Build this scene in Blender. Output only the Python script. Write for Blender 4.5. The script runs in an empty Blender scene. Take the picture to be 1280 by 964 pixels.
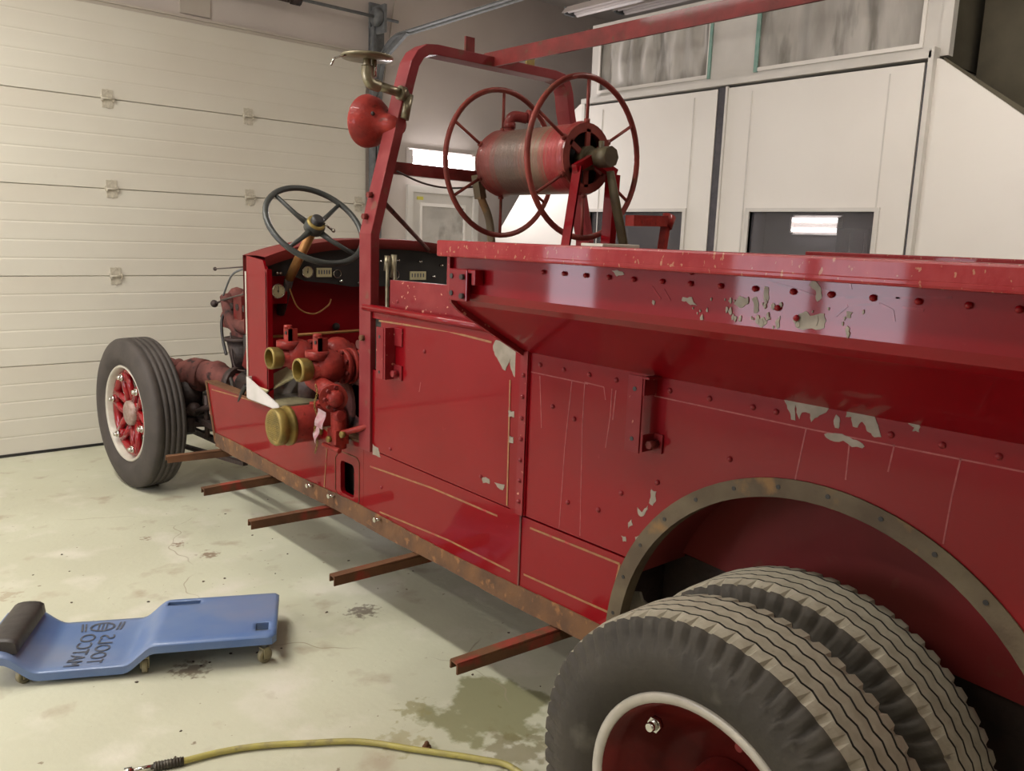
import bpy, bmesh, math, random
from mathutils import Vector, Matrix, noise
random.seed(7)
PI = math.pi
COL = bpy.context.scene.collection
SC = bpy.context.scene

# ------------------------------------------------------------------ camera
cam = bpy.data.cameras.new('camera')
cam.sensor_width = 36.0
cam.lens = 29.136
cam.clip_start = 0.05
co = bpy.data.objects.new('camera', cam)
COL.objects.link(co)
R = ((0.75393455, -0.08921559, 0.65086348), (-0.65602672, -0.15473674, 0.73870528), (0.03480846, -0.98391927, -0.17518918))
co.matrix_world = Matrix(((R[0][0], -R[0][1], -R[0][2], 0), (R[1][0], -R[1][1], -R[1][2], 0), (R[2][0], -R[2][1], -R[2][2], 1.6), (0, 0, 0, 1)))
SC.camera = co
# ------------------------------------------------------------------ world, lights, exposure
w = bpy.data.worlds.new('world'); SC.world = w; w.use_nodes = True
w.node_tree.nodes['Background'].inputs[0].default_value = (0.9, 0.92, 1.0, 1)
w.node_tree.nodes['Background'].inputs[1].default_value = 0.03
SC.view_settings.view_transform = 'Standard'
SC.view_settings.look = 'None'
SC.view_settings.gamma = 1.0
SC.view_settings.exposure = 0.0
def area(name, loc, sx, sy, power, color=(1, 0.95, 0.86), rot=(0, 0, 0), spread=PI):
    l = bpy.data.lights.new(name, 'AREA'); l.shape = 'RECTANGLE'; l.size = sx; l.size_y = sy
    l.energy = power; l.color = color; l.spread = spread
    o = bpy.data.objects.new(name, l); COL.objects.link(o); o.location = loc; o.rotation_euler = rot
    return o
WARM = (1.0, 0.97, 0.91)
area('tube_light', (0.06, 3.75, 3.70), 0.16, 3.2, 108, WARM)
area('tube_light', (0.06, -1.6, 3.70), 0.16, 2.4, 16, WARM)
area('tube_light', (-2.0, 3.2, 3.70), 0.16, 4.8, 38, WARM)
area('tube_light', (3.9, 0.6, 3.75), 0.16, 3.0, 80, (1, 0.93, 0.9))  # unseen lamp, raised to brighten the booth front
# daylight through the windows of the left wall
for y0, y1 in ((2.46, 3.06), (3.18, 3.80), (5.35, 5.95)):
    area('window_daylight', (-2.93, (y0 + y1) / 2, 1.52), 1.2, y1 - y0, 24, (0.88, 0.88, 1.0), (0, -PI / 2, 0))

# ------------------------------------------------------------------ materials
def lin(c):
    return tuple((v / 255 / 12.92 if v / 255 <= 0.04045 else ((v / 255 + 0.055) / 1.055) ** 2.4) for v in c) + (1,)
def mat(name, c1, c2=None, scale=6.0, rough=0.5, metal=0.0, coat=0.0, bump=0.0, stretch=(1, 1, 1), c3=None, s3=20.0, t3=0.62, w3=0.06, detail=5, coord='Object', sheen=0, bscale=None):
    """two tone noise mixing c1,c2; optional third colour in blotches above threshold t3"""
    m = bpy.data.materials.new(name); m.use_nodes = True
    nt = m.node_tree; N = nt.nodes; L = nt.links; b = N['Principled BSDF']
    b.inputs['Roughness'].default_value = rough; b.inputs['Metallic'].default_value = metal
    b.inputs['Coat Weight'].default_value = coat; b.inputs['Coat Roughness'].default_value = 0.05
    if 'red' in name: b.inputs['Specular IOR Level'].default_value = 0.12
    tc = N.new('ShaderNodeTexCoord'); mp = N.new('ShaderNodeMapping'); mp.inputs['Scale'].default_value = stretch
    L.new(tc.outputs[coord], mp.inputs[0])
    if c2 is None:
        b.inputs['Base Color'].default_value = lin(c1)
        out = None
    else:
        n = N.new('ShaderNodeTexNoise'); n.inputs['Scale'].default_value = scale; n.inputs['Detail'].default_value = detail
        L.new(mp.outputs[0], n.inputs['Vector'])
        r = N.new('ShaderNodeMapRange'); r.inputs[1].default_value = 0.35; r.inputs[2].default_value = 0.65
        L.new(n.outputs[0], r.inputs[0])
        mx = N.new('ShaderNodeMix'); mx.data_type = 'RGBA'; mx.inputs[6].default_value = lin(c1); mx.inputs[7].default_value = lin(c2)
        L.new(r.outputs[0], mx.inputs[0]); out = mx.outputs[2]
        if c3 is not None:
            n3 = N.new('ShaderNodeTexNoise'); n3.inputs['Scale'].default_value = s3; n3.inputs['Detail'].default_value = 6
            L.new(mp.outputs[0], n3.inputs['Vector'])
            r3 = N.new('ShaderNodeMapRange'); r3.inputs[1].default_value = t3; r3.inputs[2].default_value = t3 + w3
            L.new(n3.outputs[0], r3.inputs[0])
            m3 = N.new('ShaderNodeMix'); m3.data_type = 'RGBA'; m3.inputs[7].default_value = lin(c3)
            L.new(r3.outputs[0], m3.inputs[0]); L.new(out, m3.inputs[6]); out = m3.outputs[2]
        L.new(out, b.inputs['Base Color'])
    if bump:
        nb = N.new('ShaderNodeTexNoise'); nb.inputs['Scale'].default_value = bscale or scale * 3; nb.inputs['Detail'].default_value = 4
        L.new(mp.outputs[0], nb.inputs['Vector'])
        bp = N.new('ShaderNodeBump'); bp.inputs['Strength'].default_value = bump; bp.inputs['Distance'].default_value = 0.01
        L.new(nb.outputs[0], bp.inputs['Height']); L.new(bp.outputs[0], b.inputs['Normal'])
    return m
def emis(name, c, s):
    m = bpy.data.materials.new(name); m.use_nodes = True; b = m.node_tree.nodes['Principled BSDF']
    b.inputs['Base Color'].default_value = (0.8, 0.8, 0.8, 1); b.inputs['Emission Color'].default_value = lin(c); b.inputs['Emission Strength'].default_value = s
    return m
M = {}
M['red'] = mat('red paint', (116, 2, 12), (126, 7, 18), 2.2, 0.36, 0, 0.42, 0.02, bscale=3, c3=(138, 40, 44), s3=34, t3=0.71, w3=0.1)
M['red_scuffed'] = mat('scuffed red paint', (118, 22, 30), (132, 42, 44), 9, 0.42, 0, 0.35, 0.08, c3=(196, 140, 118), s3=55, t3=0.66, w3=0.05)
M['red_rail'] = mat('chipped red rail paint', (140, 32, 36), (150, 50, 50), 18, 0.42, 0, 0.25, 0.1, stretch=(1, 1.6, 1), c3=(166, 112, 88), s3=60, t3=0.635, w3=0.03)
M['red_dull'] = mat('weathered red paint', (118, 44, 42), (94, 40, 36), 14, 0.5, 0, 0.2, 0.15, c3=(92, 58, 44), s3=22, t3=0.60, w3=0.08)
M['red_orange'] = mat('orange red casting paint', (146, 50, 42), (122, 42, 38), 18, 0.46, 0, 0.12, 0.25, c3=(96, 36, 28), s3=40, t3=0.62, w3=0.1)
M['red_faded'] = mat('faded brown red paint', (126, 46, 46), (108, 46, 42), 3, 0.6, 0, 0.05, 0.1, c3=(114, 70, 56), s3=9, t3=0.66, w3=0.15)
M['red_wheel'] = mat('glossy red wheel paint', (150, 20, 28), (120, 14, 20), 10, 0.25, 0, 0.8)
M['rust'] = mat('rusty steel', (112, 78, 48), (84, 60, 42), 9, 0.85, 0, 0, 0.4, c3=(138, 96, 58), s3=24, t3=0.58, w3=0.1)
M['rust_red'] = mat('rusty steel with red paint left', (110, 78, 56), (88, 64, 48), 7, 0.8, 0, 0, 0.3, c3=(134, 62, 50), s3=6, t3=0.60, w3=0.06)
M['rust_grey'] = mat('brown grey bare steel band', (104, 92, 70), (84, 70, 52), 8, 0.7, 0.2, 0, 0.3, c3=(128, 98, 60), s3=11, t3=0.58, w3=0.1)
M['primer'] = mat('bare grey primer', (146, 136, 122), (128, 120, 104), 30, 0.6)
M['scratch'] = mat('pale scratch', (152, 78, 74), (136, 52, 52), 60, 0.6)
M['dent'] = mat('deep red dent line', (110, 10, 18), (140, 20, 28), 40, 0.3, coat=0.4)
M['gold'] = mat('dull gold pinstripe', (150, 112, 66), (134, 80, 54), 30, 0.5, c3=(160, 50, 48), s3=30, t3=0.62, w3=0.05)
M['rubber'] = mat('tyre rubber', (72, 65, 60), (60, 54, 50), 7, 0.72, bump=0.1, bscale=60)
M['rubber_rear'] = mat('old dusty tyre rubber', (62, 56, 46), (50, 45, 37), 6, 0.75, bump=0.2, bscale=40, c3=(88, 84, 74), s3=9, t3=0.62, w3=0.15)
M['tread'] = mat('dusty worn tread', (158, 152, 134), (140, 134, 116), 30, 0.9, bump=0.1, c3=(116, 110, 96), s3=60, t3=0.66, w3=0.1)
M['groove'] = mat('dark tread groove', (36, 33, 30))
M['white_rim'] = mat('off white rim paint', (196, 190, 176), (178, 172, 158), 12, 0.35, coat=0.3)
M['red_dish'] = mat('dusty dark red wheel dish', (104, 28, 24), (78, 24, 20), 8, 0.5, 0, 0.1, 0.1)
M['grey_cap'] = mat('worn grey hub cap', (170, 150, 140), (140, 112, 100), 40, 0.5, 0.3)
M['chrome'] = mat('chrome', (210, 208, 200), rough=0.15, metal=1)
M['nickel'] = mat('tarnished nickel', (150, 142, 118), (116, 108, 88), 20, 0.35, 0.75, c3=(96, 84, 58), s3=15, t3=0.6, w3=0.15)
M['brass'] = mat('tarnished brass', (150, 128, 66), (120, 104, 56), 20, 0.45, 0.5)
M['brass_pole'] = mat('worn brass column', (176, 130, 78), (150, 104, 60), 12, 0.4, 0.6)
M['olive'] = mat('olive stained steel', (92, 84, 58), (74, 62, 46), 14, 0.55, 0.3, bump=0.2)
M['black'] = mat('satin black', (30, 29, 29), (40, 37, 36), 12, 0.45)
M['black_wheel'] = mat('black steering wheel rubber', (46, 48, 46), (56, 58, 54), 9, 0.45, coat=0.1)
M['grease'] = mat('greasy black iron', (44, 36, 33), (62, 46, 42), 14, 0.6, 0.2, bump=0.4)
M['dusty_red_iron'] = mat('dusty red brown iron', (118, 72, 66), (88, 56, 52), 9, 0.7, bump=0.3, c3=(56, 44, 42), s3=16, t3=0.58, w3=0.1)
M['cream'] = mat('cream dial', (196, 190, 150), (176, 168, 128), 14, 0.5)
M['white_card'] = mat('white painted tray', (206, 200, 196), (188, 184, 176), 9, 0.5)
M['tag'] = mat('pinkish white paper', (222, 196, 198), (206, 150, 158), 40, 0.6)
M['dark_slot'] = mat('dark green grey slot lining', (58, 58, 50), (46, 46, 40), 10, 0.8)
M['wall'] = mat('warm grey painted wall', (202, 192, 184), (194, 184, 176), 1.6, 0.75, bump=0.05, bscale=30)
M['header'] = mat('garage header paint', (190, 182, 168), (182, 172, 160), 2, 0.7)
M['ceiling'] = mat('off white ceiling', (198, 190, 184), (188, 180, 172), 1.5, 0.8)
M['garage'] = mat('cream garage door paint', (209, 204, 190), (204, 197, 182), 1.2, 0.5, c3=(196, 186, 168), s3=5, t3=0.66, w3=0.25)
M['steel'] = mat('galvanised steel', (118, 120, 120), (100, 102, 102), 20, 0.75, 0.0)
M['hinge'] = mat('painted door hinge', (196, 188, 170), (176, 168, 150), 60, 0.5)
M['booth'] = mat('white booth panel', (230, 226, 218), (224, 219, 211), 1.1, 0.42)
M['booth_frame'] = mat('off white booth frame', (212, 208, 200), (202, 198, 190), 3, 0.5)
M['strip'] = mat('dark grey rubber strip', (78, 74, 80), (62, 60, 66), 20, 0.4)
M['filter'] = mat('dirty grey filter sheet', (158, 154, 146), (196, 192, 184), 2.6, 0.7, stretch=(1, 2.2, 0.5), c3=(130, 126, 118), s3=3, t3=0.54, w3=0.1, bump=0.2)
M['dark_brown'] = mat('dark grey brown surface', (92, 86, 70), (80, 74, 60), 5, 0.9, bump=0.1)  # even dark grey brown for the right rear walls and booth side
M['teal'] = mat('teal sealing tape', (120, 160, 146), (140, 170, 158), 20, 0.5)
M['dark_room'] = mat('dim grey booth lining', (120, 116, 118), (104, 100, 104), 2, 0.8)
M['blue'] = mat('worn blue plastic', (78, 106, 154), (98, 120, 158), 4, 0.38, coat=0.15, c3=(112, 124, 152), s3=3.5, t3=0.52, w3=0.2)
M['print'] = mat('dark worn print', (62, 66, 76), (84, 88, 100), 60, 0.6)
M['pad'] = mat('black vinyl pad', (46, 41, 39), (60, 54, 50), 12, 0.5, bump=0.15)
M['caster'] = mat('yellowed caster', (150, 142, 110), (120, 112, 90), 20, 0.5)
M['hose'] = mat('pale yellow rubber hose', (172, 162, 84), (158, 148, 88), 20, 0.5, c3=(128, 120, 84), s3=18, t3=0.6, w3=0.1)
M['coupling'] = mat('dark grey coupling', (88, 82, 72), (66, 62, 56), 50, 0.5, 0.5)
M['reel_paint'] = mat('faded brownish red reel paint', (132, 62, 54), (106, 50, 44), 10, 0.5, 0, 0.1, 0.1, c3=(104, 70, 56), s3=14, t3=0.6, w3=0.1)
M['hoop_paint'] = mat('scuffed red frame paint', (118, 38, 42), (126, 54, 54), 8, 0.5, 0, 0.12, 0.08, c3=(112, 66, 56), s3=12, t3=0.64, w3=0.06)
M['tube_lit'] = emis('lit ceiling tube', (255, 248, 232), 17)
M['wire'] = mat('dark wire', (60, 46, 42))
M['lamp_white'] = mat('white lamp housing', (214, 206, 200), (204, 194, 190), 4, 0.4)
M['tube'] = emis('lit tube', (255, 250, 252), 14)
M['tube_dim'] = emis('lit tube inside booth', (255, 250, 250), 6)
M['daylight'] = emis('daylight pane', (206, 208, 255), 0.9)
M['wood'] = mat('raw timber', (170, 140, 100), (150, 120, 84), 5, 0.7, stretch=(1, 0.1, 1))
M['yellow'] = mat('yellow sticker', (214, 206, 90))
M['tan'] = mat('tan rubber seal', (132, 122, 104))
M['dirt'] = mat('dark dirt', (80, 62, 48), (52, 44, 36), 60, 0.9)

# worn drum: red ends, bare rubbed middle
def drum_mat():
    m = mat('hose worn drum', (112, 96, 82), (92, 66, 58), 1, 0.38, 0.2, 0.1); nt = m.node_tree; N = nt.nodes; L = nt.links; b = N['Principled BSDF']
    tc = N.new('ShaderNodeTexCoord'); sp = N.new('ShaderNodeSeparateXYZ'); L.new(tc.outputs['Object'], sp.inputs[0])
    nz = N.new('ShaderNodeTexNoise'); nz.inputs['Scale'].default_value = 5
    mp = N.new('ShaderNodeMapping'); mp.inputs['Scale'].default_value = (0.6, 14, 0.6); L.new(tc.outputs['Object'], mp.inputs[0]); L.new(mp.outputs[0], nz.inputs[0])
    wv = N.new('ShaderNodeMath'); wv.operation = 'MULTIPLY_ADD'; wv.inputs[1].default_value = 0.16; L.new(nz.outputs[0], wv.inputs[0]); L.new(sp.outputs[1], wv.inputs[2])
    r = N.new('ShaderNodeValToRGB'); e = r.color_ramp.elements
    mr = N.new('ShaderNodeMapRange'); mr.inputs[1].default_value = DY0 + 0.08; mr.inputs[2].default_value = DY1 + 0.08; L.new(wv.outputs[0], mr.inputs[0]); L.new(mr.outputs[0], r.inputs[0])
    e[0].position = 0.0; e[0].color = lin((134, 50, 46)); e[1].position = 1.0; e[1].color = lin((132, 52, 48))
    for p, c in ((0.16, (146, 48, 48)), (0.24, (126, 78, 64)), (0.30, (112, 96, 78)), (0.42, (120, 82, 70)), (0.55, (96, 80, 70)), (0.78, (104, 82, 72)), (0.86, (122, 66, 58))):
        q = e.new(p); q.color = lin(c)
    L.new(r.outputs[0], b.inputs['Base Color'])
    bp = N.new('ShaderNodeBump'); bp.inputs['Strength'].default_value = 0.35; bp.inputs['Distance'].default_value = 0.01
    n2 = N.new('ShaderNodeTexNoise'); n2.inputs['Scale'].default_value = 20; L.new(mp.outputs[0], n2.inputs[0]); L.new(n2.outputs[0], bp.inputs['Height']); L.new(bp.outputs[0], b.inputs['Normal'])
    return m

# concrete floor
def floor_mat():
    m = bpy.data.materials.new('stained concrete floor'); m.use_nodes = True; nt = m.node_tree; N = nt.nodes; L = nt.links; b = N['Principled BSDF']
    b.inputs['Roughness'].default_value = 0.55
    tc = N.new('ShaderNodeTexCoord')
    def nz(s, d=6, off=0):
        n = N.new('ShaderNodeTexNoise'); n.inputs['Scale'].default_value = s; n.inputs['Detail'].default_value = d
        mp = N.new('ShaderNodeMapping'); mp.inputs['Location'].default_value = (off, off, 0); L.new(tc.outputs['Object'], mp.inputs[0]); L.new(mp.outputs[0], n.inputs[0]); return n.outputs[0]
    def mr(i, a, c):
        r = N.new('ShaderNodeMapRange'); r.inputs[1].default_value = a; r.inputs[2].default_value = c; L.new(i, r.inputs[0]); return r.outputs[0]
    def mix(f, a, c):
        x = N.new('ShaderNodeMix'); x.data_type = 'RGBA'; L.new(f, x.inputs[0])
        if isinstance(a, tuple): x.inputs[6].default_value = lin(a)
        else: L.new(a, x.inputs[6])
        x.inputs[7].default_value = lin(c); return x.outputs[2]
    def math_(op, a, c):
        x = N.new('ShaderNodeMath'); x.operation = op
        for i, v in enumerate((a, c)):
            if isinstance(v, (int, float)): x.inputs[i].default_value = v
            else: L.new(v, x.inputs[i])
        return x.outputs[0]
    def blob(cx, cy, rad, soft, ns, amp):
        v = N.new('ShaderNodeVectorMath'); v.operation = 'DISTANCE'; L.new(tc.outputs['Object'], v.inputs[0]); v.inputs[1].default_value = (cx, cy, 0)
        d = math_('ADD', v.outputs['Value'], math_('MULTIPLY', math_('SUBTRACT', nz(ns), 0.5), amp))
        r = N.new('ShaderNodeMapRange'); r.inputs[1].default_value = rad + soft; r.inputs[2].default_value = rad; L.new(d, r.inputs[0]); return r.outputs[0]
    c = mix(mr(nz(0.9), 0.4, 0.62), (184, 183, 160), (195, 195, 172))
    c = mix(mr(nz(3.5, 8, 3), 0.54, 0.72), c, (206, 202, 186))
    c = mix(mr(nz(5.5, 8, 9), 0.60, 0.74), c, (168, 158, 136))
    c = mix(mr(nz(28, 6, 5), 0.69, 0.74), c, (132, 120, 98))
    # oil and moss coloured stains, each where it lies
    for cx, cy, rad, soft, ns, amp, colr, mx in ((1.70, 1.98, 0.17, 0.05, 9, 0.5, (120, 118, 78), 0.8), (1.50, 2.14, 0.03, 0.03, 30, 0.25, (138, 132, 92), 0.7), (1.36, 2.02, 0.03, 0.04, 30, 0.3, (150, 142, 104), 0.6), (1.62, 1.75, 0.06, 0.05, 20, 0.4, (120, 112, 76), 0.7),
                                            (1.40, 4.12, 0.012, 0.02, 50, 0.15, (120, 92, 70), 0.8), (1.47, 3.9, 0.02, 0.03, 40, 0.2, (124, 98, 76), 0.8), (1.30, 4.3, 0.01, 0.02, 50, 0.15, (120, 92, 70), 0.7), (1.0, 2.86, 0.03, 0.04, 40, 0.25, (100, 84, 66), 0.8), (1.75, 2.9, 0.03, 0.04, 40, 0.25, (92, 78, 66), 0.8), (0.6, 3.95, 0.02, 0.04, 30, 0.3, (150, 128, 104), 0.5)):
        f = math_('MULTIPLY', blob(cx, cy, rad, soft, ns, amp), mx); c = mix(f, c, colr)
    vo = N.new('ShaderNodeTexVoronoi'); vo.feature = 'DISTANCE_TO_EDGE'; vo.inputs['Scale'].default_value = 0.55
    dm = N.new('ShaderNodeTexNoise'); dm.inputs['Scale'].default_value = 3; L.new(tc.outputs['Object'], dm.inputs[0])
    va = N.new('ShaderNodeVectorMath'); va.operation = 'MULTIPLY_ADD'; va.inputs[1].default_value = (0.3, 0.3, 0.3); L.new(dm.outputs['Color'], va.inputs[0]); L.new(tc.outputs['Object'], va.inputs[2]); L.new(va.outputs[0], vo.inputs[0])
    crack = N.new('ShaderNodeMapRange'); crack.inputs[1].default_value = 0.0025; crack.inputs[2].default_value = 0.0; L.new(vo.outputs[0], crack.inputs[0])
    c = mix(math_('MULTIPLY', crack.outputs[0], mr(nz(2, 3, 12), 0.5, 0.6)), c, (150, 140, 116))
    L.new(c, b.inputs['Base Color'])
    bp = N.new('ShaderNodeBump'); bp.inputs['Strength'].default_value = 0.12; bp.inputs['Distance'].default_value = 0.01; L.new(nz(40), bp.inputs['Height']); L.new(bp.outputs[0], b.inputs['Normal'])
    return m

# ------------------------------------------------------------------ mesh helpers
def frame_to(d):
    d = Vector(d).normalized(); a = Vector((0, 0, 1)) if abs(d.z) < 0.95 else Vector((1, 0, 0))
    x = a.cross(d).normalized(); return x, d.cross(x), d
class MB:
    def __init__(s): s.b = bmesh.new(); s.flat = False
    def box(s, x0, x1, y0, y1, z0, z1, mtx=None, mi=0):
        v = [s.b.verts.new(Vector((x, y, z)) if mtx is None else mtx @ Vector((x, y, z))) for x in (x0, x1) for y in (y0, y1) for z in (z0, z1)]
        for f in ((0, 1, 3, 2), (4, 6, 7, 5), (0, 4, 5, 1), (2, 3, 7, 6), (0, 2, 6, 4), (1, 5, 7, 3)):
            s.b.faces.new([v[i] for i in f]).material_index = mi
        return s
    def bar(s, p0, p1, w, h, up=(0, 0, 1)):
        p0, p1 = Vector(p0), Vector(p1); d = (p1 - p0).normalized(); x = Vector(up).cross(d)
        if x.length < 1e-4: x = Vector((1, 0, 0)).cross(d)
        x.normalize(); z = d.cross(x); v = []
        for p in (p0, p1):
            for a, c in ((-1, -1), (1, -1), (1, 1), (-1, 1)): v.append(s.b.verts.new(p + x * a * w / 2 + z * c * h / 2))
        for f in ((3, 2, 1, 0), (4, 5, 6, 7), (0, 1, 5, 4), (1, 2, 6, 5), (2, 3, 7, 6), (3, 0, 4, 7)): s.b.faces.new([v[i] for i in f])
        return s
    def cyl(s, p0, p1, r0, r1=None, n=16, cap=True, smooth=True):
        p0, p1 = Vector(p0), Vector(p1); r1 = r0 if r1 is None else r1; x, y, d = frame_to(p1 - p0)
        a = [s.b.verts.new(p0 + (x * math.cos(t) + y * math.sin(t)) * r0) for t in [2 * PI * i / n for i in range(n)]]
        c = [s.b.verts.new(p1 + (x * math.cos(t) + y * math.sin(t)) * r1) for t in [2 * PI * i / n for i in range(n)]]
        for i in range(n):
            f = s.b.faces.new((a[i], a[(i + 1) % n], c[(i + 1) % n], c[i])); f.smooth = smooth
        if cap: s.b.faces.new(a[::-1]); s.b.faces.new(c)
        return s
    def tube(s, pts, r, n=10, closed=False, cap=True, flat=1.0):
        pts = [Vector(p) for p in pts]; m = len(pts); rings = []; px = None
        for i, p in enumerate(pts):
            if closed: d = pts[(i + 1) % m] - pts[i - 1]
            else: d = pts[min(i + 1, m - 1)] - pts[max(i - 1, 0)]
            d.normalize()
            if px is None: x, y, _ = frame_to(d)
            else:
                x = px - d * px.dot(d); x.normalize(); y = d.cross(x)
            px = x; rr = r[i] if isinstance(r, (list, tuple)) else r
            rings.append([s.b.verts.new(p + (x * math.cos(t) + y * math.sin(t) * flat) * rr) for t in [2 * PI * k / n for k in range(n)]])
        for i in range(m if closed else m - 1):
            a, c = rings[i], rings[(i + 1) % m]
            sh = 0
            if closed and i == m - 1:
                sh = min(range(n), key=lambda q: (a[0].co - c[q].co).length)
            for k in range(n):
                f = s.b.faces.new((a[k], a[(k + 1) % n], c[(k + 1 + sh) % n], c[(k + sh) % n])); f.smooth = True
        if cap and not closed: s.b.faces.new(rings[0][::-1]); s.b.faces.new(rings[-1])
        return s
    def lathe(s, prof, p0, d, n=32, fn=None, mis=None, smooth=True, close=False):
        """prof: list of (axial, radius) measured along d from p0"""
        p0 = Vector(p0); x, y, d = frame_to(d); rings = []
        for j, (a, r) in enumerate(prof):
            ring = []
            for i in range(n):
                t = 2 * PI * i / n; aa, rr = (a, r) if fn is None else fn(j, a, r, t)
                ring.append(s.b.verts.new(p0 + d * aa + (x * math.cos(t) + y * math.sin(t)) * max(rr, 1e-5)))
            rings.append(ring)
        m = len(prof)
        for j in range(m if close else m - 1):
            a, c = rings[j], rings[(j + 1) % m]
            for i in range(n):
                f = s.b.faces.new((a[i], a[(i + 1) % n], c[(i + 1) % n], c[i])); f.smooth = smooth
                if mis: f.material_index = mis[j] if not callable(mis[j]) else mis[j](i)
        return s
    def prism(s, poly, axis, t0, t1, smooth=False):
        """poly in the two other axes (cyclic order of remaining axes), extruded from t0 to t1 along axis"""
        def P(q, t):
            return {0: (t, q[0], q[1]), 1: (q[0], t, q[1]), 2: (q[0], q[1], t)}[axis]
        a = [s.b.verts.new(P(q, t0)) for q in poly]; c = [s.b.verts.new(P(q, t1)) for q in poly]; n = len(poly)
        for i in range(n):
            f = s.b.faces.new((a[i], a[(i + 1) % n], c[(i + 1) % n], c[i])); f.smooth = smooth
        s.b.faces.new(a[::-1]); s.b.faces.new(c)
        return s
    def loft(s, rows, smooth=True, mi=0):
        vs = [[s.b.verts.new(p) for p in r] for r in rows]
        for i in range(len(vs) - 1):
            for j in range(len(vs[0]) - 1):
                f = s.b.faces.new((vs[i][j], vs[i][j + 1], vs[i + 1][j + 1], vs[i + 1][j])); f.smooth = smooth; f.material_index = mi
        return s
    def ball(s, c, r, seg=12, sc=(1, 1, 1)):
        mt = Matrix.Translation(c) @ Matrix.Diagonal((r * sc[0], r * sc[1], r * sc[2], 1))
        g = bmesh.ops.create_uvsphere(s.b, u_segments=seg, v_segments=max(6, seg // 2), radius=1, matrix=mt)
        for v in g['verts']:
            for f in v.link_faces: f.smooth = True
        return s
    def mesh(s, name, mats, org=(0, 0, 0), bevel=0):
        bmesh.ops.translate(s.b, verts=s.b.verts, vec=-Vector(org))
        bmesh.ops.recalc_face_normals(s.b, faces=s.b.faces)
        if bevel:
            es = [e for e in s.b.edges if len(e.link_faces) == 2 and e.calc_face_angle(0) > 0.6]
            bmesh.ops.bevel(s.b, geom=es, offset=bevel, segments=2, affect='EDGES', profile=0.6)
        me = bpy.data.meshes.new(name); s.b.to_mesh(me); s.b.free()
        for m_ in (mats if isinstance(mats, (list, tuple)) else [mats]): me.materials.append(M[m_] if isinstance(m_, str) else m_)
        return me
    def build(s, name, mats, parent=None, org=None, bevel=0, label=None, kind=None):
        if org is None: org = ORG.get(parent.name, (0, 0, 0)) if parent else (0, 0, 0)
        me = s.mesh(name, mats, org, bevel)
        return link(name, me, parent, label, kind)
ORG = {}
def link(name, me, parent=None, label=None, kind=None):
    o = bpy.data.objects.new(name, me); COL.objects.link(o)
    if parent:
        o.parent = parent
        if parent.name in ORG: ORG[o.name] = ORG[parent.name]
    if label: o['label'] = label
    if kind: o['kind'] = kind
    return o
def thing(name, label, cat, loc=(0, 0, 0), rz=0, group=None, org=True):
    o = bpy.data.objects.new(name, None); COL.objects.link(o); o.location = loc; o.rotation_euler = (0, 0, rz)
    o.empty_display_size = 0.1
    o['label'] = label; o['category'] = cat
    if group: o['group'] = group
    ORG[o.name] = tuple(loc) if org else (0, 0, 0)
    return o
def tag(o, label, cat, group=None, kind=None):
    if label: o['label'] = label
    if cat: o['category'] = cat
    if group: o['group'] = group
    if kind: o['kind'] = kind
    return o
def bez(p, n=24):
    """smooth path through points (Catmull-Rom)"""
    p = [Vector(q) for q in p]; out = []
    for i in range(len(p) - 1):
        a, b_, c, d = p[max(i - 1, 0)], p[i], p[i + 1], p[min(i + 2, len(p) - 1)]
        for k in range(n):
            t = k / n; out.append(0.5 * ((2 * b_) + (c - a) * t + (2 * a - 5 * b_ + 4 * c - d) * t * t + (3 * b_ - a - 3 * c + d) * t ** 3))
    out.append(p[-1]); return out
def strip(mb, pts, x, w_, t=0.0012):
    """thin raised line on a plane x=const following (y,z) points"""
    for (a, b_), (c, d) in zip(pts[:-1], pts[1:]):
        l = math.hypot(c - a, d - b_)
        if l < 1e-5: continue
        nx, nz = -(d - b_) / l * w_ / 2, (c - a) / l * w_ / 2
        mb.prism([(a + nx, b_ + nz), (c + nx, d + nz), (c - nx, d - nz), (a - nx, b_ - nz)], 0, x - t, x + 0.0005)
def arc(cx, cz, r, a0, a1, n):
    return [(cx + r * math.cos(a0 + (a1 - a0) * i / n), cz + r * math.sin(a0 + (a1 - a0) * i / n)) for i in range(n + 1)]

# ================================================================== SETTING
def struct(mb, name, m, bevel=0, parent=None):
    o = mb.build(name, m, parent, bevel=bevel)
    if not parent: o['kind'] = 'structure'
    return o
M['floor'] = floor_mat()
FW = 6.42
struct(MB().box(-3.1, 8.4, -5.1, 6.6, -0.1, 0), 'floor', 'floor')
struct(MB().box(-3.1, 8.4, -5.1, 6.6, 3.9, 4.0), 'ceiling', 'ceiling')
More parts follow.
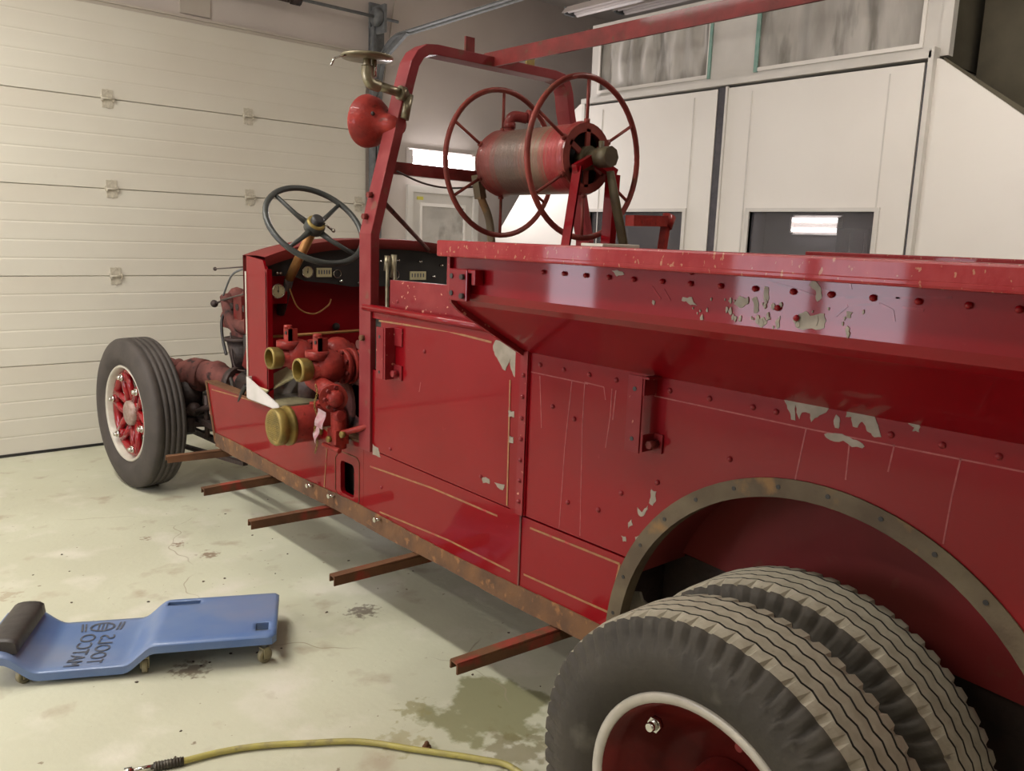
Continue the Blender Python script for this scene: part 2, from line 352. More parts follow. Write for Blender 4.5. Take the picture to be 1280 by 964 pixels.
# front wall with openings for the garage door and the man door
fw = MB()
fw.box(-3.1, -2.25, FW, FW + 0.15, 0, 3.9); fw.box(-2.25, 3.87, FW, FW + 0.15, 3.05, 3.9)
fw.box(3.87, 4.30, FW, FW + 0.15, 0, 3.9); fw.box(4.30, 5.12, FW, FW + 0.15, 2.03, 3.9); fw.box(5.12, 8.4, FW, FW + 0.15, 0, 3.9)
struct(fw, 'wall_front', 'wall')
lw = MB()
ys = [-5.1, 2.44, 3.08, 3.16, 3.82, 5.33, 5.97, 6.6]
for i in range(7):
    if i in (1, 3, 5): lw.box(-3.1, -2.96, ys[i], ys[i + 1], 0, 0.88); lw.box(-3.1, -2.96, ys[i], ys[i + 1], 2.14, 3.9)
    else: lw.box(-3.1, -2.96, ys[i], ys[i + 1], 0, 3.9)
struct(lw, 'wall_left', 'wall')
for k, (y0, y1) in enumerate(((2.44, 3.08), (3.16, 3.82), (5.33, 5.97))):
    wm = MB(); wm.box(-3.0, -2.95, y0, y0 + 0.03, 0.91, 2.11); wm.box(-3.0, -2.95, y1 - 0.03, y1, 0.91, 2.11); wm.box(-3.0, -2.95, y0, y1, 0.88, 0.91); wm.box(-3.0, -2.95, y0, y1, 2.11, 2.14)
    wn = struct(wm, 'window_%d' % (k + 1), 'booth_frame')
    MB().box(-2.99, -2.98, y0 + 0.03, y1 - 0.03, 0.91, 2.11).build('pane', 'daylight', wn)
struct(MB().box(-3.1, 8.4, -5.2, -5.1, 0, 3.9), 'wall_rear', 'wall')
struct(MB().box(8.3, 8.4, 2.2, 6.6, 0, 3.9), 'wall_right', 'wall')
struct(MB().box(5.75, 8.4, 2.08, 2.18, 2.0, 3.9), 'wall_right_return', 'dark_brown')
struct(MB().box(5.62, 5.75, -5.1, 2.18, 0, 3.9), 'wall_right_rear', 'dark_brown')
struct(MB().box(-2.25, 3.92, FW - 0.02, FW + 0.0, 3.05, 3.085).box(-2.25, 3.92, FW - 0.035, FW, 3.085, 3.10), 'trim_1', 'header')
struct(MB().box(2.33, 2.55, FW - 0.012, FW, 3.12, 3.9), 'trim_2', 'header')
struct(MB().box(5.05, 5.3, 6.05, 6.2, 3.76, 3.9), 'trim_3', 'wood')

# garage door -------------------------------------------------------
gd = MB().box(-2.25, 3.87, FW + 0.1, FW + 0.13, 0.0, 3.06).build('door_1', 'garage'); gd['kind'] = 'structure'
SH = 0.61
me = None
for k in range(5):
    prof = []; zz = 0.0015
    prof.append((FW - 0.03 + 0.006, zz))
    n = 5; pitch = (SH - 0.003) / n
    for j in range(n):
        a = 0.0015 + j * pitch; b_ = a + pitch
        y_ = FW - 0.03
        if j > 0: prof += [(y_, a + 0.008)]
        else: prof += [(y_, a + 0.004)]
        if j < n - 1: prof += [(y_, b_ - 0.009), (y_ + 0.0024, b_)]
        else: prof += [(y_, b_ - 0.003), (y_ + 0.006, b_)]
    prof += [(FW + 0.03, SH - 0.0015), (FW + 0.03, 0.0015)]
    if me is None:
        me = MB().prism(prof, 0, -2.25, 3.86).mesh('door_panel', 'garage')
    o = link('door_panel', me, gd); o.location = (0, 0, 0.012 + k * SH)
# hinges
hm = MB().box(-0.035, 0.035, -0.006, 0.0, -0.06, 0.06).box(-0.042, -0.03, -0.024, 0, -0.018, 0.018).box(0.03, 0.042, -0.024, 0, -0.018, 0.018).cyl((-0.045, -0.02, 0), (0.045, -0.02, 0), 0.007, n=8)
for z in (-0.055, 0.055): hm.cyl((0, -0.011, z), (0, -0.004, z), 0.009, n=6)
hm = hm.mesh('hinge', 'hinge')
for k in range(1, 5):
    for x in (1.80, 2.815, 0.79, -0.22, -1.23):
        o = link('hinge', hm, gd); o.location = (x, FW - 0.03, 0.012 + k * SH)
    o = link('hinge', hm, gd); o.location = (3.79, FW - 0.03, 0.012 + k * SH)
MB().box(-2.25, 3.87, FW - 0.035, FW + 0.03, 0.0, 0.02).build('bottom_seal', 'black', gd)
# door track, spring, drum: one assembly
tk = thing('garage_door_track', 'grey garage door track with overhead rail and brown torsion spring shaft', 'track', (3.95, 6.36, 0))
pts = [(3.95, 6.36, 0.0), (3.95, 6.36, 1.5), (3.95, 6.36, 2.75)] + [(3.95, 6.36 - 0.38 * (1 - math.cos(a)), 2.82 + 0.38 * math.sin(a)) for a in [PI / 2 * i / 10 for i in range(1, 11)]] + [(3.95, 4.0, 3.23), (3.95, 2.4, 3.25)]
mb = MB(); 
for p, q in zip(pts[:-1], pts[1:]): mb.bar(p, q, 0.05, 0.012, up=(1, 0, 0) if abs(p[2] - q[2]) > 1 else (0, 0, 1))
mb.tube([Vector(p) + Vector((0.03, 0, 0)) for p in pts], 0.022, n=6)
mb.build('rail', 'steel', tk)
MB().box(3.90, 3.925, 6.33, 6.40, 0.0, 3.3).build('angle_bracket', 'steel', tk)
MB().bar((3.95, 6.38, 2.98), (3.95, 5.9, 3.20), 0.03, 0.03).build('brace', 'steel', tk)
MB().bar((3.95, 3.2, 3.25), (3.95, 3.2, 3.9), 0.03, 0.03).build('hanger', 'steel', tk)
sp = tk
MB().cyl((-2.2, 6.27, 3.36), (4.10, 6.27, 3.36), 0.013, n=8).build('shaft', 'steel', sp)
cr = MB(); N_ = 46
cr.cyl((2.05, 6.27, 3.36), (3.17, 6.27, 3.36), 0.03, n=12)
for i in range(N_):
    x = 2.08 + i * 1.06 / N_
    cr.lathe([(0, 0.03), (0.006, 0.044), (0.018, 0.044), (0.023, 0.03)], (x, 6.27, 3.36), (1, 0, 0), 12)
cr.cyl((3.13, 6.27, 3.36), (3.20, 6.27, 3.36), 0.052, n=12)
cr.build('coil', 'grease', sp)
MB().lathe([(0, 0), (0, 0.06), (0.01, 0.07), (0.05, 0.07), (0.06, 0.06), (0.06, 0)], (3.86, 6.27, 3.36), (1, 0, 0), 20).build('cable_drum', 'steel', sp)
MB().box(3.92, 3.945, 6.2, 6.41, 3.24, 3.46).box(3.90, 4.04, 6.39, 6.415, 2.95, 3.5).build('end_bracket', 'steel', sp)
# man door ----------------------------------------------------------
d2 = MB().box(4.30, 4.36, FW - 0.03, FW + 0.02, 0, 1.98).box(5.06, 5.12, FW - 0.03, FW + 0.02, 0, 1.98).box(4.30, 5.12, FW - 0.03, FW + 0.02, 1.98, 2.04)
d2 = struct(d2, 'door_2', 'booth_frame')
MB().box(4.36, 5.06, FW, FW + 0.03, 0.01, 0.95).box(4.36, 4.45, FW, FW + 0.03, 0.95, 1.98).box(4.97, 5.06, FW, FW + 0.03, 0.95, 1.98).box(4.45, 4.97, FW, FW + 0.03, 1.88, 1.98).build('leaf', 'booth_frame', d2)
MB().box(4.45, 4.47, FW - 0.02, FW, 0.96, 1.86).box(4.95, 4.97, FW - 0.02, FW, 0.96, 1.86).box(4.45, 4.97, FW - 0.02, FW, 0.93, 0.96).box(4.45, 4.97, FW - 0.02, FW, 1.86, 1.89).build('window_frame', 'booth', d2)
rows = []
for i in range(40):
    z = 0.95 + 0.93 * i / 39; rows.append([(4.46 + 0.5 * j / 12, FW - 0.004 - 0.012 * abs(noise.noise(Vector((j * 0.3, 0, i * 0.55)))) * 2, z) for j in range(13)])
MB().loft(rows).build('crumpled_plastic_cover', 'filter', d2)
MB().box(4.42, 4.49, FW - 0.004, FW, 1.915, 1.945).build('sticker', 'yellow', d2)
MB().cyl((4.40, FW - 0.05, 1.0), (4.40, FW, 1.0), 0.012).ball((4.40, FW - 0.06, 1.0), 0.027).build('knob', 'black', d2)
# wall lamp (lit)
def wall_lamp(loc, label, ln, rot=0, lit='tube', power=0, grp=None):
    t = thing('wall_lamp', label, 'lamp', loc, rot, group=grp, org=False)
    MB().box(-ln / 2 - 0.02, ln / 2 + 0.02, 0.0, 0.03, -0.10, 0.10).build('housing', 'lamp_white', t, bevel=0.004)
    for z in (-0.05, 0.05):
        MB().cyl((-ln / 2, -0.025, z), (ln / 2, -0.025, z), 0.019, n=12).build('lit_tube', lit, t)
    for s in (-1, 1): MB().box(s * (ln / 2 + 0.008) - 0.008, s * (ln / 2 + 0.008) + 0.008, -0.05, 0.0, -0.08, 0.08).build('lamp_holder', 'lamp_white', t)
    if power:
        l = area('tube_glow', (0, -0.06, 0), ln, 0.12, power, (1.0, 0.93, 0.95), (-PI / 2, 0, 0)); l.parent = t
    return t
wall_lamp((4.66, FW - 0.04, 2.262), 'bright twin tube lamp on the wall above the back door', 0.70, 0, 'tube', 26)
# wires from the lamp area
MB().tube(bez([(3.98, FW - 0.02, 1.2), (3.985, FW - 0.02, 2.2), (4.05, FW - 0.02, 2.9), (4.2, FW - 0.02, 3.9)]), 0.006, n=6).build('conduit', 'header')
tag(bpy.data.objects['conduit'], 'thin pale cable running down wall beside garage track', 'cable')
# ceiling strip fixtures (unlit ones in view)
def strip_lamp(loc, ln, label, wd=0.16, lit=False):
    t = thing('strip_lamp', label, 'lamp', loc, 0, org=False)
    if lit: MB().box(-wd / 2, wd / 2, -ln / 2, ln / 2, 0.045, 0.09).build('channel', 'lamp_white', t)
    else: MB().prism([(-wd / 2, 0), (-0.05, 0.06), (0.05, 0.06), (wd / 2, 0), (wd / 2 - 0.01, 0), (0.045, 0.045), (-0.045, 0.045), (-wd / 2 + 0.01, 0)], 1, -ln / 2, ln / 2).build('reflector', 'lamp_white', t)
    for x in (-0.04, 0.04): MB().cyl((x, -ln / 2 + 0.03, 0.02), (x, ln / 2 - 0.03, 0.02), 0.016, n=10).build('glass_tube', 'tube_lit' if lit else 'lamp_white', t)
    for y in (-1, 1):
        MB().box(-0.06, 0.06, y * (ln / 2) - 0.012, y * (ln / 2) + 0.012, -0.005, 0.06).build('end_plate', 'steel', t)
        MB().cyl((0, y * ln * 0.4, 0.06), (0, y * ln * 0.4, 3.9 - loc[2]), 0.006, n=6).build('hanger', 'steel', t)
    return t
strip_lamp((5.46, 4.4, 3.56), 2.4, 'white twin strip lamp nearest the back wall under the ceiling', 0.2)
strip_lamp((6.1, 4.4, 3.70), 2.4, 'farther white strip lamp above the roof of the paint booth', 0.2)
for x, y, ln in ((0.06, 3.75, 3.2), (0.06, -1.6, 2.4), (-2.0, 3.2, 4.8), (3.9, 0.6, 3.0)):
    strip_lamp((x, y, 3.72), ln, 'white ceiling strip lamp over %s' % {3.75: 'the open floor left of the truck', -1.6: 'the floor behind the camera', 3.2: 'the left wall', 0.6: 'the rear of the truck, unseen and raised to brighten the booth'}[y], 0.22, True)

# ================================================================== PAINT BOOTH
BX = 5.2
bt = thing('paint_booth', 'white panelled paint booth standing along the right wall', 'booth', (BX, 3.7, 0))
def leaf(y0, y1, wy0, wy1):
    m = MB()
    m.box(BX - 0.03, BX + 0.02, y0, y1, 0.02, 1.0); m.box(BX - 0.03, BX + 0.02, y0, y1, 1.84, 2.70)
    m.box(BX - 0.03, BX + 0.02, y0, wy0, 1.0, 1.84); m.box(BX - 0.03, BX + 0.02, wy1, y1, 1.0, 1.84)
    o = m.build('door', 'booth', bt)
    f = MB()
    for a, b_, c, d in ((wy0 - 0.03, wy0, 1.0, 1.84), (wy1, wy1 + 0.03, 1.0, 1.84), (wy0 - 0.03, wy1 + 0.03, 1.84, 1.865), (wy0 - 0.03, wy1 + 0.03, 0.97, 1.0)): f.box(BX - 0.045, BX + 0.03, a, b_, c, d)
    f.build('window_frame', 'booth_frame', o)
    MB().box(BX - 0.005, BX, wy0, wy1, 1.0, 1.84).build('pane', GL, o)
    for yy in (y0 + 0.20, y1 - 0.20): MB().box(BX - 0.0335, BX - 0.03, yy - 0.004, yy + 0.004, 0.05, 2.66).build('seam', 'booth_frame', o)
GL = bpy.data.materials.new('dusty dark glass'); GL.use_nodes = True
_nt = GL.node_tree; _b = _nt.nodes['Principled BSDF']; _b.inputs['Base Color'].default_value = lin((120, 116, 120)); _b.inputs['Roughness'].default_value = 0.03
_b.inputs['Transmission Weight'].default_value = 0.0; _b.inputs['Alpha'].default_value = 0.28; _b.inputs['Specular IOR Level'].default_value = 0.8
leaf(2.30, 3.66, 2.50, 3.40)
leaf(3.75, 5.065, 3.98, 4.95)
MB().box(BX - 0.025, BX + 0.02, 3.665, 3.745, 0, 2.71).build('rubber_strip', 'strip', bt)
MB().box(BX - 0.045, BX - 0.025, 3.655, 3.672, 0, 2.71).build('edge_bead', 'booth_frame', bt)
MB().box(BX - 0.05, BX + 0.03, 2.245, 2.275, 0, 2.78).build('corner_post', 'booth_frame', bt)
MB().box(BX - 0.02, BX + 0.02, 2.278, 2.296, 0, 2.70).build('rubber_strip', 'strip', bt)
MB().box(BX - 0.035, BX + 0.03, 5.07, 5.10, 0, 2.76).build('corner_post', 'booth_frame', bt)
# ledge between the doors and the upper section
MB().box(BX - 0.05, BX + 0.10, 2.26, 5.10, 2.72, 2.76).build('ledge', 'booth_frame', bt)
# upper section with filter windows
U = BX + 0.06
up = MB(); zt = 3.33
up.box(U, U + 0.04, 2.26, 5.08, 2.76, 2.82); up.box(U, U + 0.04, 2.26, 5.08, 3.26, zt)
for a, b_ in ((2.26, 2.36), (3.52, 3.90), (5.02, 5.08)): up.box(U, U + 0.04, a, b_, 2.82, 3.26)
up.box(U, U + 1.4, 5.08, 5.10, 2.76, zt); up.box(U - 0.01, U + 0.03, 2.26, 5.10, zt, zt + 0.025)
up.build('upper_frame', 'booth_frame', bt)
MB().box(U + 0.04, U + 1.4, 2.24, 2.26, 2.72, zt).box(U + 0.04, U + 1.4, 2.26, 5.08, zt - 0.02, zt).build('upper_back', 'dark_brown', bt, label='dark side and top of the upper section')
for a, b_ in ((2.36, 3.52), (3.90, 5.02)):
    rows = []
    for i in range(14):
        z = 2.82 + 0.44 * i / 13; rows.append([(U + 0.03 + 0.05 * noise.noise(Vector((j * 0.35, a, i * 0.09))), a + (b_ - a) * j / 40, z) for j in range(41)])
    o = MB().loft(rows).build('filter_sheet', 'filter', bt)
    t = MB(); t.box(U - 0.012, U, a - 0.0, a + 0.022, 2.83, 3.25); t.box(U - 0.012, U, b_ - 0.022, b_, 2.83, 3.25); t.box(U - 0.012, U, a, b_, 2.805, 2.83); t.box(U - 0.012, U, a, b_, 3.25, 3.275)
    t.build('filter_frame', 'booth', o)
    MB().box(U - 0.014, U - 0.002, (b_ - 0.03) if a < 3 else (a - 0.012), (b_ + 0.0) if a < 3 else (a + 0.012), 2.80, 3.27).build('tape', 'teal', o)
MB().box(U - 0.02, U + 0.04, 2.20, 2.26, 2.74, 3.6).build('corner_post', 'booth_frame', bt, label='light corner post above the doors')
# wings with cut off corners either side
MB().prism([(5.10, 0), (6.35, 0), (6.35, 1.45), (5.88, 2.0), (5.30, 2.64), (5.16, 2.73), (5.10, 2.73)], 0, BX + 0.0, BX + 0.03).build('wing_panel', 'booth', bt)
MB().prism([(2.245, 0), (0.2, 0), (0.2, 1.29), (1.74, 2.355), (2.22, 2.715), (2.245, 2.72)], 0, BX + 0.0, BX + 0.03).build('wing_panel', 'booth', bt)
MB().prism([(2.22, 2.70), (0.2, 1.27), (0.2, 1.29), (2.22, 2.73)], 0, BX + 0.03, BX + 0.06).build('wing_edge', 'dark_brown', bt)
# inside of the booth
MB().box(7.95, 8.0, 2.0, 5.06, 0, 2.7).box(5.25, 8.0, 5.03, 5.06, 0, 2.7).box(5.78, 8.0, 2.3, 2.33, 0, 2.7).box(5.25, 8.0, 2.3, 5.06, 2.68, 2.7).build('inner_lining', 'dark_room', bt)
wl = wall_lamp((7.93, 4.43, 1.835), 'small twin tube lamp seen through right booth window', 0.50, PI / 2 * -1, 'tube_dim', 3)
for y in (3.92, 3.50):
    cb = thing('cabinet', 'dark cabinet seen through the booth window, %s' % ('beside the lamp' if y > 3.6 else 'narrow one by the window edge'), 'cabinet', (7.8, y, 0))
    wd = 0.16 if y > 3.6 else 0.05
    MB().box(7.7, 7.94, y - wd, y + wd, 0, 1.80).build('body', 'black', cb, bevel=0.005)
    for q in ((-1, 1) if y > 3.6 else (0,)): MB().box(7.685, 7.70, y + q * 0.07 - 0.05, y + q * 0.07 + 0.05 - 0.006, 0.1, 1.76).build('door', 'grease', cb)

# ================================================================== FIRE TRUCK
BODY_CHIPS = [[(1.9797,1.2653),(1.9568,1.2955),(1.9151,1.2963),(1.8617,1.2756),(1.8592,1.23),(1.8677,1.1747),(1.8839,1.1956),(1.8943,1.2369),(1.9158,1.1949),(1.9405,1.2111),(1.9571,1.2286),(1.9727,1.2464)],[(0.9702,1.2714),(0.9296,1.2729),(0.8563,1.2647),(0.8658,1.2526),(0.8864,1.2383),(0.8936,1.2279),(0.8984,1.2466),(0.918,1.2446),(0.9221,1.2289),(0.9338,1.2589),(0.9314,1.2244),(0.9419,1.2251),(0.953,1.2474)],[(0.8391,1.2549),(0.8305,1.2488),(0.8306,1.2256),(0.8387,1.2265)],[(0.82,1.2737),(0.7742,1.2769),(0.7519,1.2561),(0.7386,1.2264),(0.7531,1.2234),(0.7692,1.2327),(0.7813,1.2505),(0.7899,1.2361),(0.8003,1.2367),(0.8051,1.2561),(0.8178,1.2537)],[(0.861,1.208),(0.8295,1.2154),(0.7972,1.2092),(0.7705,1.1996),(0.7751,1.195),(0.8174,1.2024),(0.8548,1.2008)],[(0.6866,1.2734),(0.6646,1.2632),(0.6655,1.2511),(0.6793,1.2507),(0.6756,1.2587),(0.6878,1.2635)],[(1.3185,0.967),(1.3013,0.9651),(1.3007,0.9401),(1.311,0.9234),(1.323,0.9278),(1.3184,0.948)],[(1.361,0.9059),(1.3442,0.8963),(1.3264,0.9205),(1.3326,0.8996),(1.3472,0.8839),(1.3555,0.8867)],[(1.3783,0.8672),(1.373,0.8524),(1.3883,0.838),(1.3896,0.8541)],[(1.4113,0.8113),(1.3947,0.813),(1.3921,0.8005),(1.4035,0.797)],[(1.3625,0.8228),(1.3509,0.8296),(1.3496,0.8136),(1.3628,0.8063)],[(1.8912,1.0739),(1.8649,1.0761),(1.8639,1.0562),(1.8901,1.0538)],[(1.8832,0.994),(1.8643,0.9953),(1.8633,0.9752),(1.8821,0.9737)],[(2.014,0.8277),(1.9772,0.8314),(1.9764,0.8155),(2.009,0.81)],[(1.9528,0.8268),(1.9017,0.8317),(1.9085,0.8116),(1.9362,0.815)],[(2.6857,0.7976),(2.6453,0.7904),(2.6278,0.7564),(2.6853,0.7562)]]
FLARE_CHIPS = [[(0.7928,1.4744),(0.7755,1.4889),(0.7655,1.4813),(0.7389,1.4879),(0.7362,1.4629),(0.7676,1.4576),(0.7887,1.4575)],[(0.7735,1.5357),(0.7631,1.5448),(0.7505,1.533),(0.7462,1.5145),(0.7545,1.5076),(0.7588,1.5262)],[(0.8872,1.5015),(0.8774,1.5067),(0.8697,1.4805),(0.8794,1.4752)],[(0.9255,1.4894),(0.9138,1.5062),(0.9075,1.4954),(0.8966,1.4917),(0.9143,1.4835)],[(0.8618,1.5278),(0.8541,1.5261),(0.8516,1.5021),(0.8585,1.4949)],[(0.8753,1.4598),(0.8585,1.4704),(0.8502,1.4623),(0.8616,1.45)],[(0.698,1.4957),(0.6872,1.4946),(0.6903,1.4841),(0.699,1.4854)],[(0.8331,1.4662),(0.8243,1.4758),(0.8245,1.4538),(0.8291,1.4511)],[(1.0478,1.4938),(1.026,1.4954),(1.0123,1.4789),(1.0277,1.4792),(1.0376,1.4854),(1.0502,1.486)],[(0.9251,1.491),(0.9124,1.505),(0.8937,1.4998),(0.9076,1.4838)],[(1.246,1.5366),(1.2131,1.5356),(1.2091,1.5304),(1.2304,1.5249)]]
SCRATCHES = [[(1.6274,1.2074),(1.6434,1.0075),(1.6509,0.7626)],[(1.5773,1.2105),(1.5783,1.0913),(1.5653,0.7637)],[(1.5773,1.2105),(1.5045,1.2084),(1.4961,1.1743)],[(1.4752,1.2087),(1.4754,1.1335),(1.4863,1.0416)],[(1.7604,1.2015),(1.7442,1.047)],[(0.9039,1.2129),(0.9182,1.0912)],[(0.8037,1.2016),(0.8035,1.1196)],[(0.7108,1.2162),(0.7172,1.1579)],[(0.584,1.2167),(0.5907,1.1403),(0.595,1.0416)],[(1.7994,1.2078),(1.5647,1.2079)],[(1.3293,1.2133),(0.9095,1.2118),(0.4756,1.2158)],[(2.3706,1.0881),(2.3795,1.0522)],[(1.4606,1.2067),(1.466,1.1242)]]
FLARE_DENTS = [[(0.7533,1.5432),(0.7472,1.5576),(0.725,1.5588),(0.699,1.5465),(0.6946,1.5332)],[(0.8565,1.5368),(0.8064,1.5284),(0.7518,1.5151),(0.6706,1.5213),(0.61,1.5246)],[(0.717,1.4857),(0.6973,1.5055),(0.642,1.5128),(0.6195,1.504),(0.6147,1.4859)],[(0.7288,1.5252),(0.7536,1.5319),(0.7518,1.5151)],[(1.1307,1.5098),(1.1051,1.4849)],[(1.0984,1.5054),(1.0798,1.4835)],[(0.6044,1.5106),(0.5695,1.5084)],[(0.6167,1.5254),(0.5294,1.532)]]
PINSTRIPES = [[(2.6457,1.279),(2.2176,1.2858),(1.9863,1.2751)],[(1.8924,1.1694),(1.8867,0.7672)],[(2.6943,1.0754),(2.7032,0.7907)],[(2.7024,0.7041),(2.2919,0.7214),(1.9315,0.7201)],[(2.6307,0.5382),(2.1918,0.5591),(1.8601,0.5567)],[(1.7752,0.7259),(1.4098,0.7302),(1.4368,0.5768),(1.7959,0.5679)],[(4.2891,0.7534),(3.8153,0.7781),(3.1069,0.7953),(2.9976,0.7654)],[(3.9433,0.5091),(3.5364,0.4813),(3.0751,0.4999),(3.0455,0.7037)]]
DY0, DY1 = 2.115 - 2.4, 2.585 - 2.4
DM = drum_mat()
B = 1.66; XC = 2.32; YR = -0.45
T = thing('fire_truck', 'old stripped red fire truck under restoration, parked along the shop', 'truck', (XC, 2.4, 0))
def mir(x): return 2 * XC - x
def part(mb, name, m, parent=None, **k): return mb.build(name, m, parent or T, **k)
AY, AZ, AR = 0.856, 0.505, 0.570
# ---- side sheet metal, left (seen) and right
for side in (0, 1):
    def px(a): return a if side == 0 else mir(a)
    def pr(poly, x0, x1, name, m, **k): return part(MB().prism(poly, 0, px(x0), px(x1)), name, m, **k)
    a0 = math.asin((0.76 - AZ) / AR)
    bed = [(1.803, 1.27), (1.803, 0.757), (AY + AR * math.cos(a0), 0.757)] + arc(AY, AZ, AR, a0, PI, 40)[1:] + [(AY - AR, 0.46), (YR, 0.46), (YR, 1.27)]
    pr(bed, B, B + 0.02, 'bed_side_panel', 'red')
    low = [(1.82, 0.751), (1.82, 0.50), (AY + AR, 0.50)] + arc(AY, AZ, AR, 0, math.asin((0.751 - AZ) / AR), 10)
    pr(low, B + 0.0, B + 0.02, 'lower_panel', 'red')
    pr([(2.752, 0.772), (1.822, 0.758), (1.822, 0.50), (2.752, 0.50)], B - 0.001, B + 0.02, 'lower_panel', 'red')
    pr([(2.70, 0.775), (1.865, 0.762), (1.865, 1.315), (2.632, 1.315), (2.632, 1.10), (2.64, 1.088), (2.70, 1.088)], B, B + 0.02, 'cab_side_panel', 'red')
    pr([(2.72, 1.315), (2.632, 1.315), (2.632, 1.09), (2.72, 1.09)], B + 0.012, B + 0.02, 'slot_lining', 'dark_slot')
    pr([(2.62, 1.30), (2.62, 1.432), (1.84, 1.44), (1.84, 1.30)], B + 0.03, B + 0.045, 'upper_cab_panel', 'red_scuffed')
    part(MB().tube([(px(B - 0.004), 2.745, 1.322), (px(B - 0.004), 2.3, 1.32), (px(B - 0.004), 1.86, 1.318)], 0.014, n=10).box(min(px(B - 0.002), px(B + 0.03)), max(px(B - 0.002), px(B + 0.03)), 1.86, 2.74, 1.285, 1.318), 'belt_rail', 'red')
    # riveted seam post
    pr([(1.868, 0.76), (1.800, 0.757), (1.803, 1.275), (1.868, 1.262)], B - 0.004, B + 0.0, 'seam_plate', 'red')
    pr([(1.838, 0.757), (1.806, 0.757), (1.806, 1.27), (1.838, 1.262)], B - 0.010, B - 0.004, 'seam_strap', 'red_scuffed')
    pr([(1.822, 0.757), (1.815, 0.757), (1.815, 0.47), (1.822, 0.47)], B - 0.004, B, 'lower_seam', 'dusty_red_iron')
    # front lower panel with the hatch cut through it (built as strips round the hole)
    m = MB(); x0, x1 = px(B), px(B + 0.02)
    m.prism([(4.36, 0.782), (4.262, 0.50), (2.96, 0.50), (2.96, 0.782)], 0, x0, x1)
    m.prism([(2.96, 0.782), (2.96, 0.69), (2.755, 0.69), (2.755, 0.782)], 0, x0, x1)
    m.prism([(2.96, 0.69), (2.96, 0.535), (2.935, 0.56), (2.935, 0.665), (2.915, 0.685), (2.845, 0.685), (2.825, 0.665), (2.825, 0.56), (2.845, 0.54), (2.915, 0.54), (2.935, 0.56), (2.96, 0.535), (2.96, 0.50), (2.755, 0.50), (2.755, 0.69)], 0, x0, x1) if False else None
    m.box(min(x0, x1), max(x0, x1), 2.935, 2.96, 0.50, 0.69); m.box(min(x0, x1), max(x0, x1), 2.755, 2.825, 0.50, 0.69); m.box(min(x0, x1), max(x0, x1), 2.825, 2.935, 0.50, 0.54); m.box(min(x0, x1), max(x0, x1), 2.825, 2.935, 0.678, 0.69)
    for cy, cz, sy, sz in ((2.935, 0.678, -1, -1), (2.825, 0.678, 1, -1), (2.935, 0.54, -1, 1), (2.825, 0.54, 1, 1)):
        m.prism([(cy, cz), (cy + sy * 0.018, cz), (cy + sy * 0.005, cz + sz * 0.005), (cy, cz + sz * 0.018)], 0, x0, x1)
    part(m, 'lower_panel', 'red')
    hf = MB()
    hp = [(2.955, 0.70), (2.975, 0.68), (2.975, 0.54), (2.955, 0.52), (2.80, 0.52), (2.785, 0.54), (2.785, 0.70), (2.805, 0.715), (2.955, 0.715)]
    strip(hf, hp, x0, 0.004, 0.002 if side == 0 else -0.002)
    part(hf, 'hatch_trim', 'rust_red')
    part(MB().box(min(px(1.72), px(1.74)), max(px(1.72), px(1.74)), 2.60, 3.3, 0.47, 0.66), 'hatch_shade', 'grease')  # added dark plate, stands in for the shade inside the hatch
    # top flange of the front panel and its slanted front edge
    part(MB().box(min(px(B - 0.004), px(B + 0.05)), max(px(B - 0.004), px(B + 0.05)), 2.78, 4.35, 0.782, 0.79).prism([(4.37, 0.79), (4.262, 0.475), (4.245, 0.475), (4.35, 0.79)], 0, px(B - 0.006), px(B + 0.03)), 'panel_flange', 'rust_red')
    # rusty sill under the body
    s = MB()
    ys_ = [4.25 - i * 0.09 for i in range(32)]
    for a, b_ in zip(ys_[:-1], ys_[1:]):
        j = 0.003 * math.sin(a * 9)
        if b_ < AY + AR: break
        s.box(min(px(B - 0.006), px(B + 0.002)), max(px(B - 0.006), px(B + 0.002)), b_, a, 0.452 + j, 0.522 + 0.006 * math.sin(a * 5))
    s.box(min(px(B), px(B + 0.06)), max(px(B), px(B + 0.06)), AY + AR + 0.02, 4.25, 0.452, 0.46)
    part(s, 'sill', 'rust')
    part(MB().box(min(px(B - 0.004), px(B + 0.05)), max(px(B - 0.004), px(B + 0.05)), YR, AY - AR, 0.43, 0.475), 'sill', 'rust')
    # cowl post, windshield side of the dash
    m = MB().prism([(3.605, 0.80), (3.605, 1.40), (3.64, 1.46), (3.82, 1.475), (3.82, 0.79)], 0, px(B), px(B + 0.015))
    m.box(min(px(B), px(B + 0.025)), max(px(B), px(B + 0.025)), 3.60, 3.615, 0.80, 1.42)
    part(m, 'cowl_post', 'red')
    part(MB().box(min(px(B - 0.004), px(B + 0.012)), max(px(B - 0.004), px(B + 0.012)), 3.82, 3.832, 0.84, 1.40), 'bright_edge_trim', 'white_rim')
    # wheel well
    w_ = MB()
    rr = AR - 0.005
    rows = [[(px(B + 0.02), AY + rr * math.cos(t), AZ + rr * math.sin(t)), (px(1.92), AY + rr * math.cos(t), AZ + rr * math.sin(t))] for t in [math.radians(20) + math.radians(160) * i / 30 for i in range(31)]]
    w_.loft(rows)
    part(w_, 'wheel_well_liner', 'red_faded')
    part(MB().prism(arc(AY, AZ, rr, math.radians(22), math.radians(165), 30), 0, px(1.90), px(1.91)), 'wheel_well_panel', 'red_faded')
    # arch band
    ring = MB(); ri, ro = AR - 0.022, AR + 0.020
    pa = arc(AY, AZ, ro, math.radians(-2), math.radians(184), 48); pb = arc(AY, AZ, ri, math.radians(-2), math.radians(184), 48)
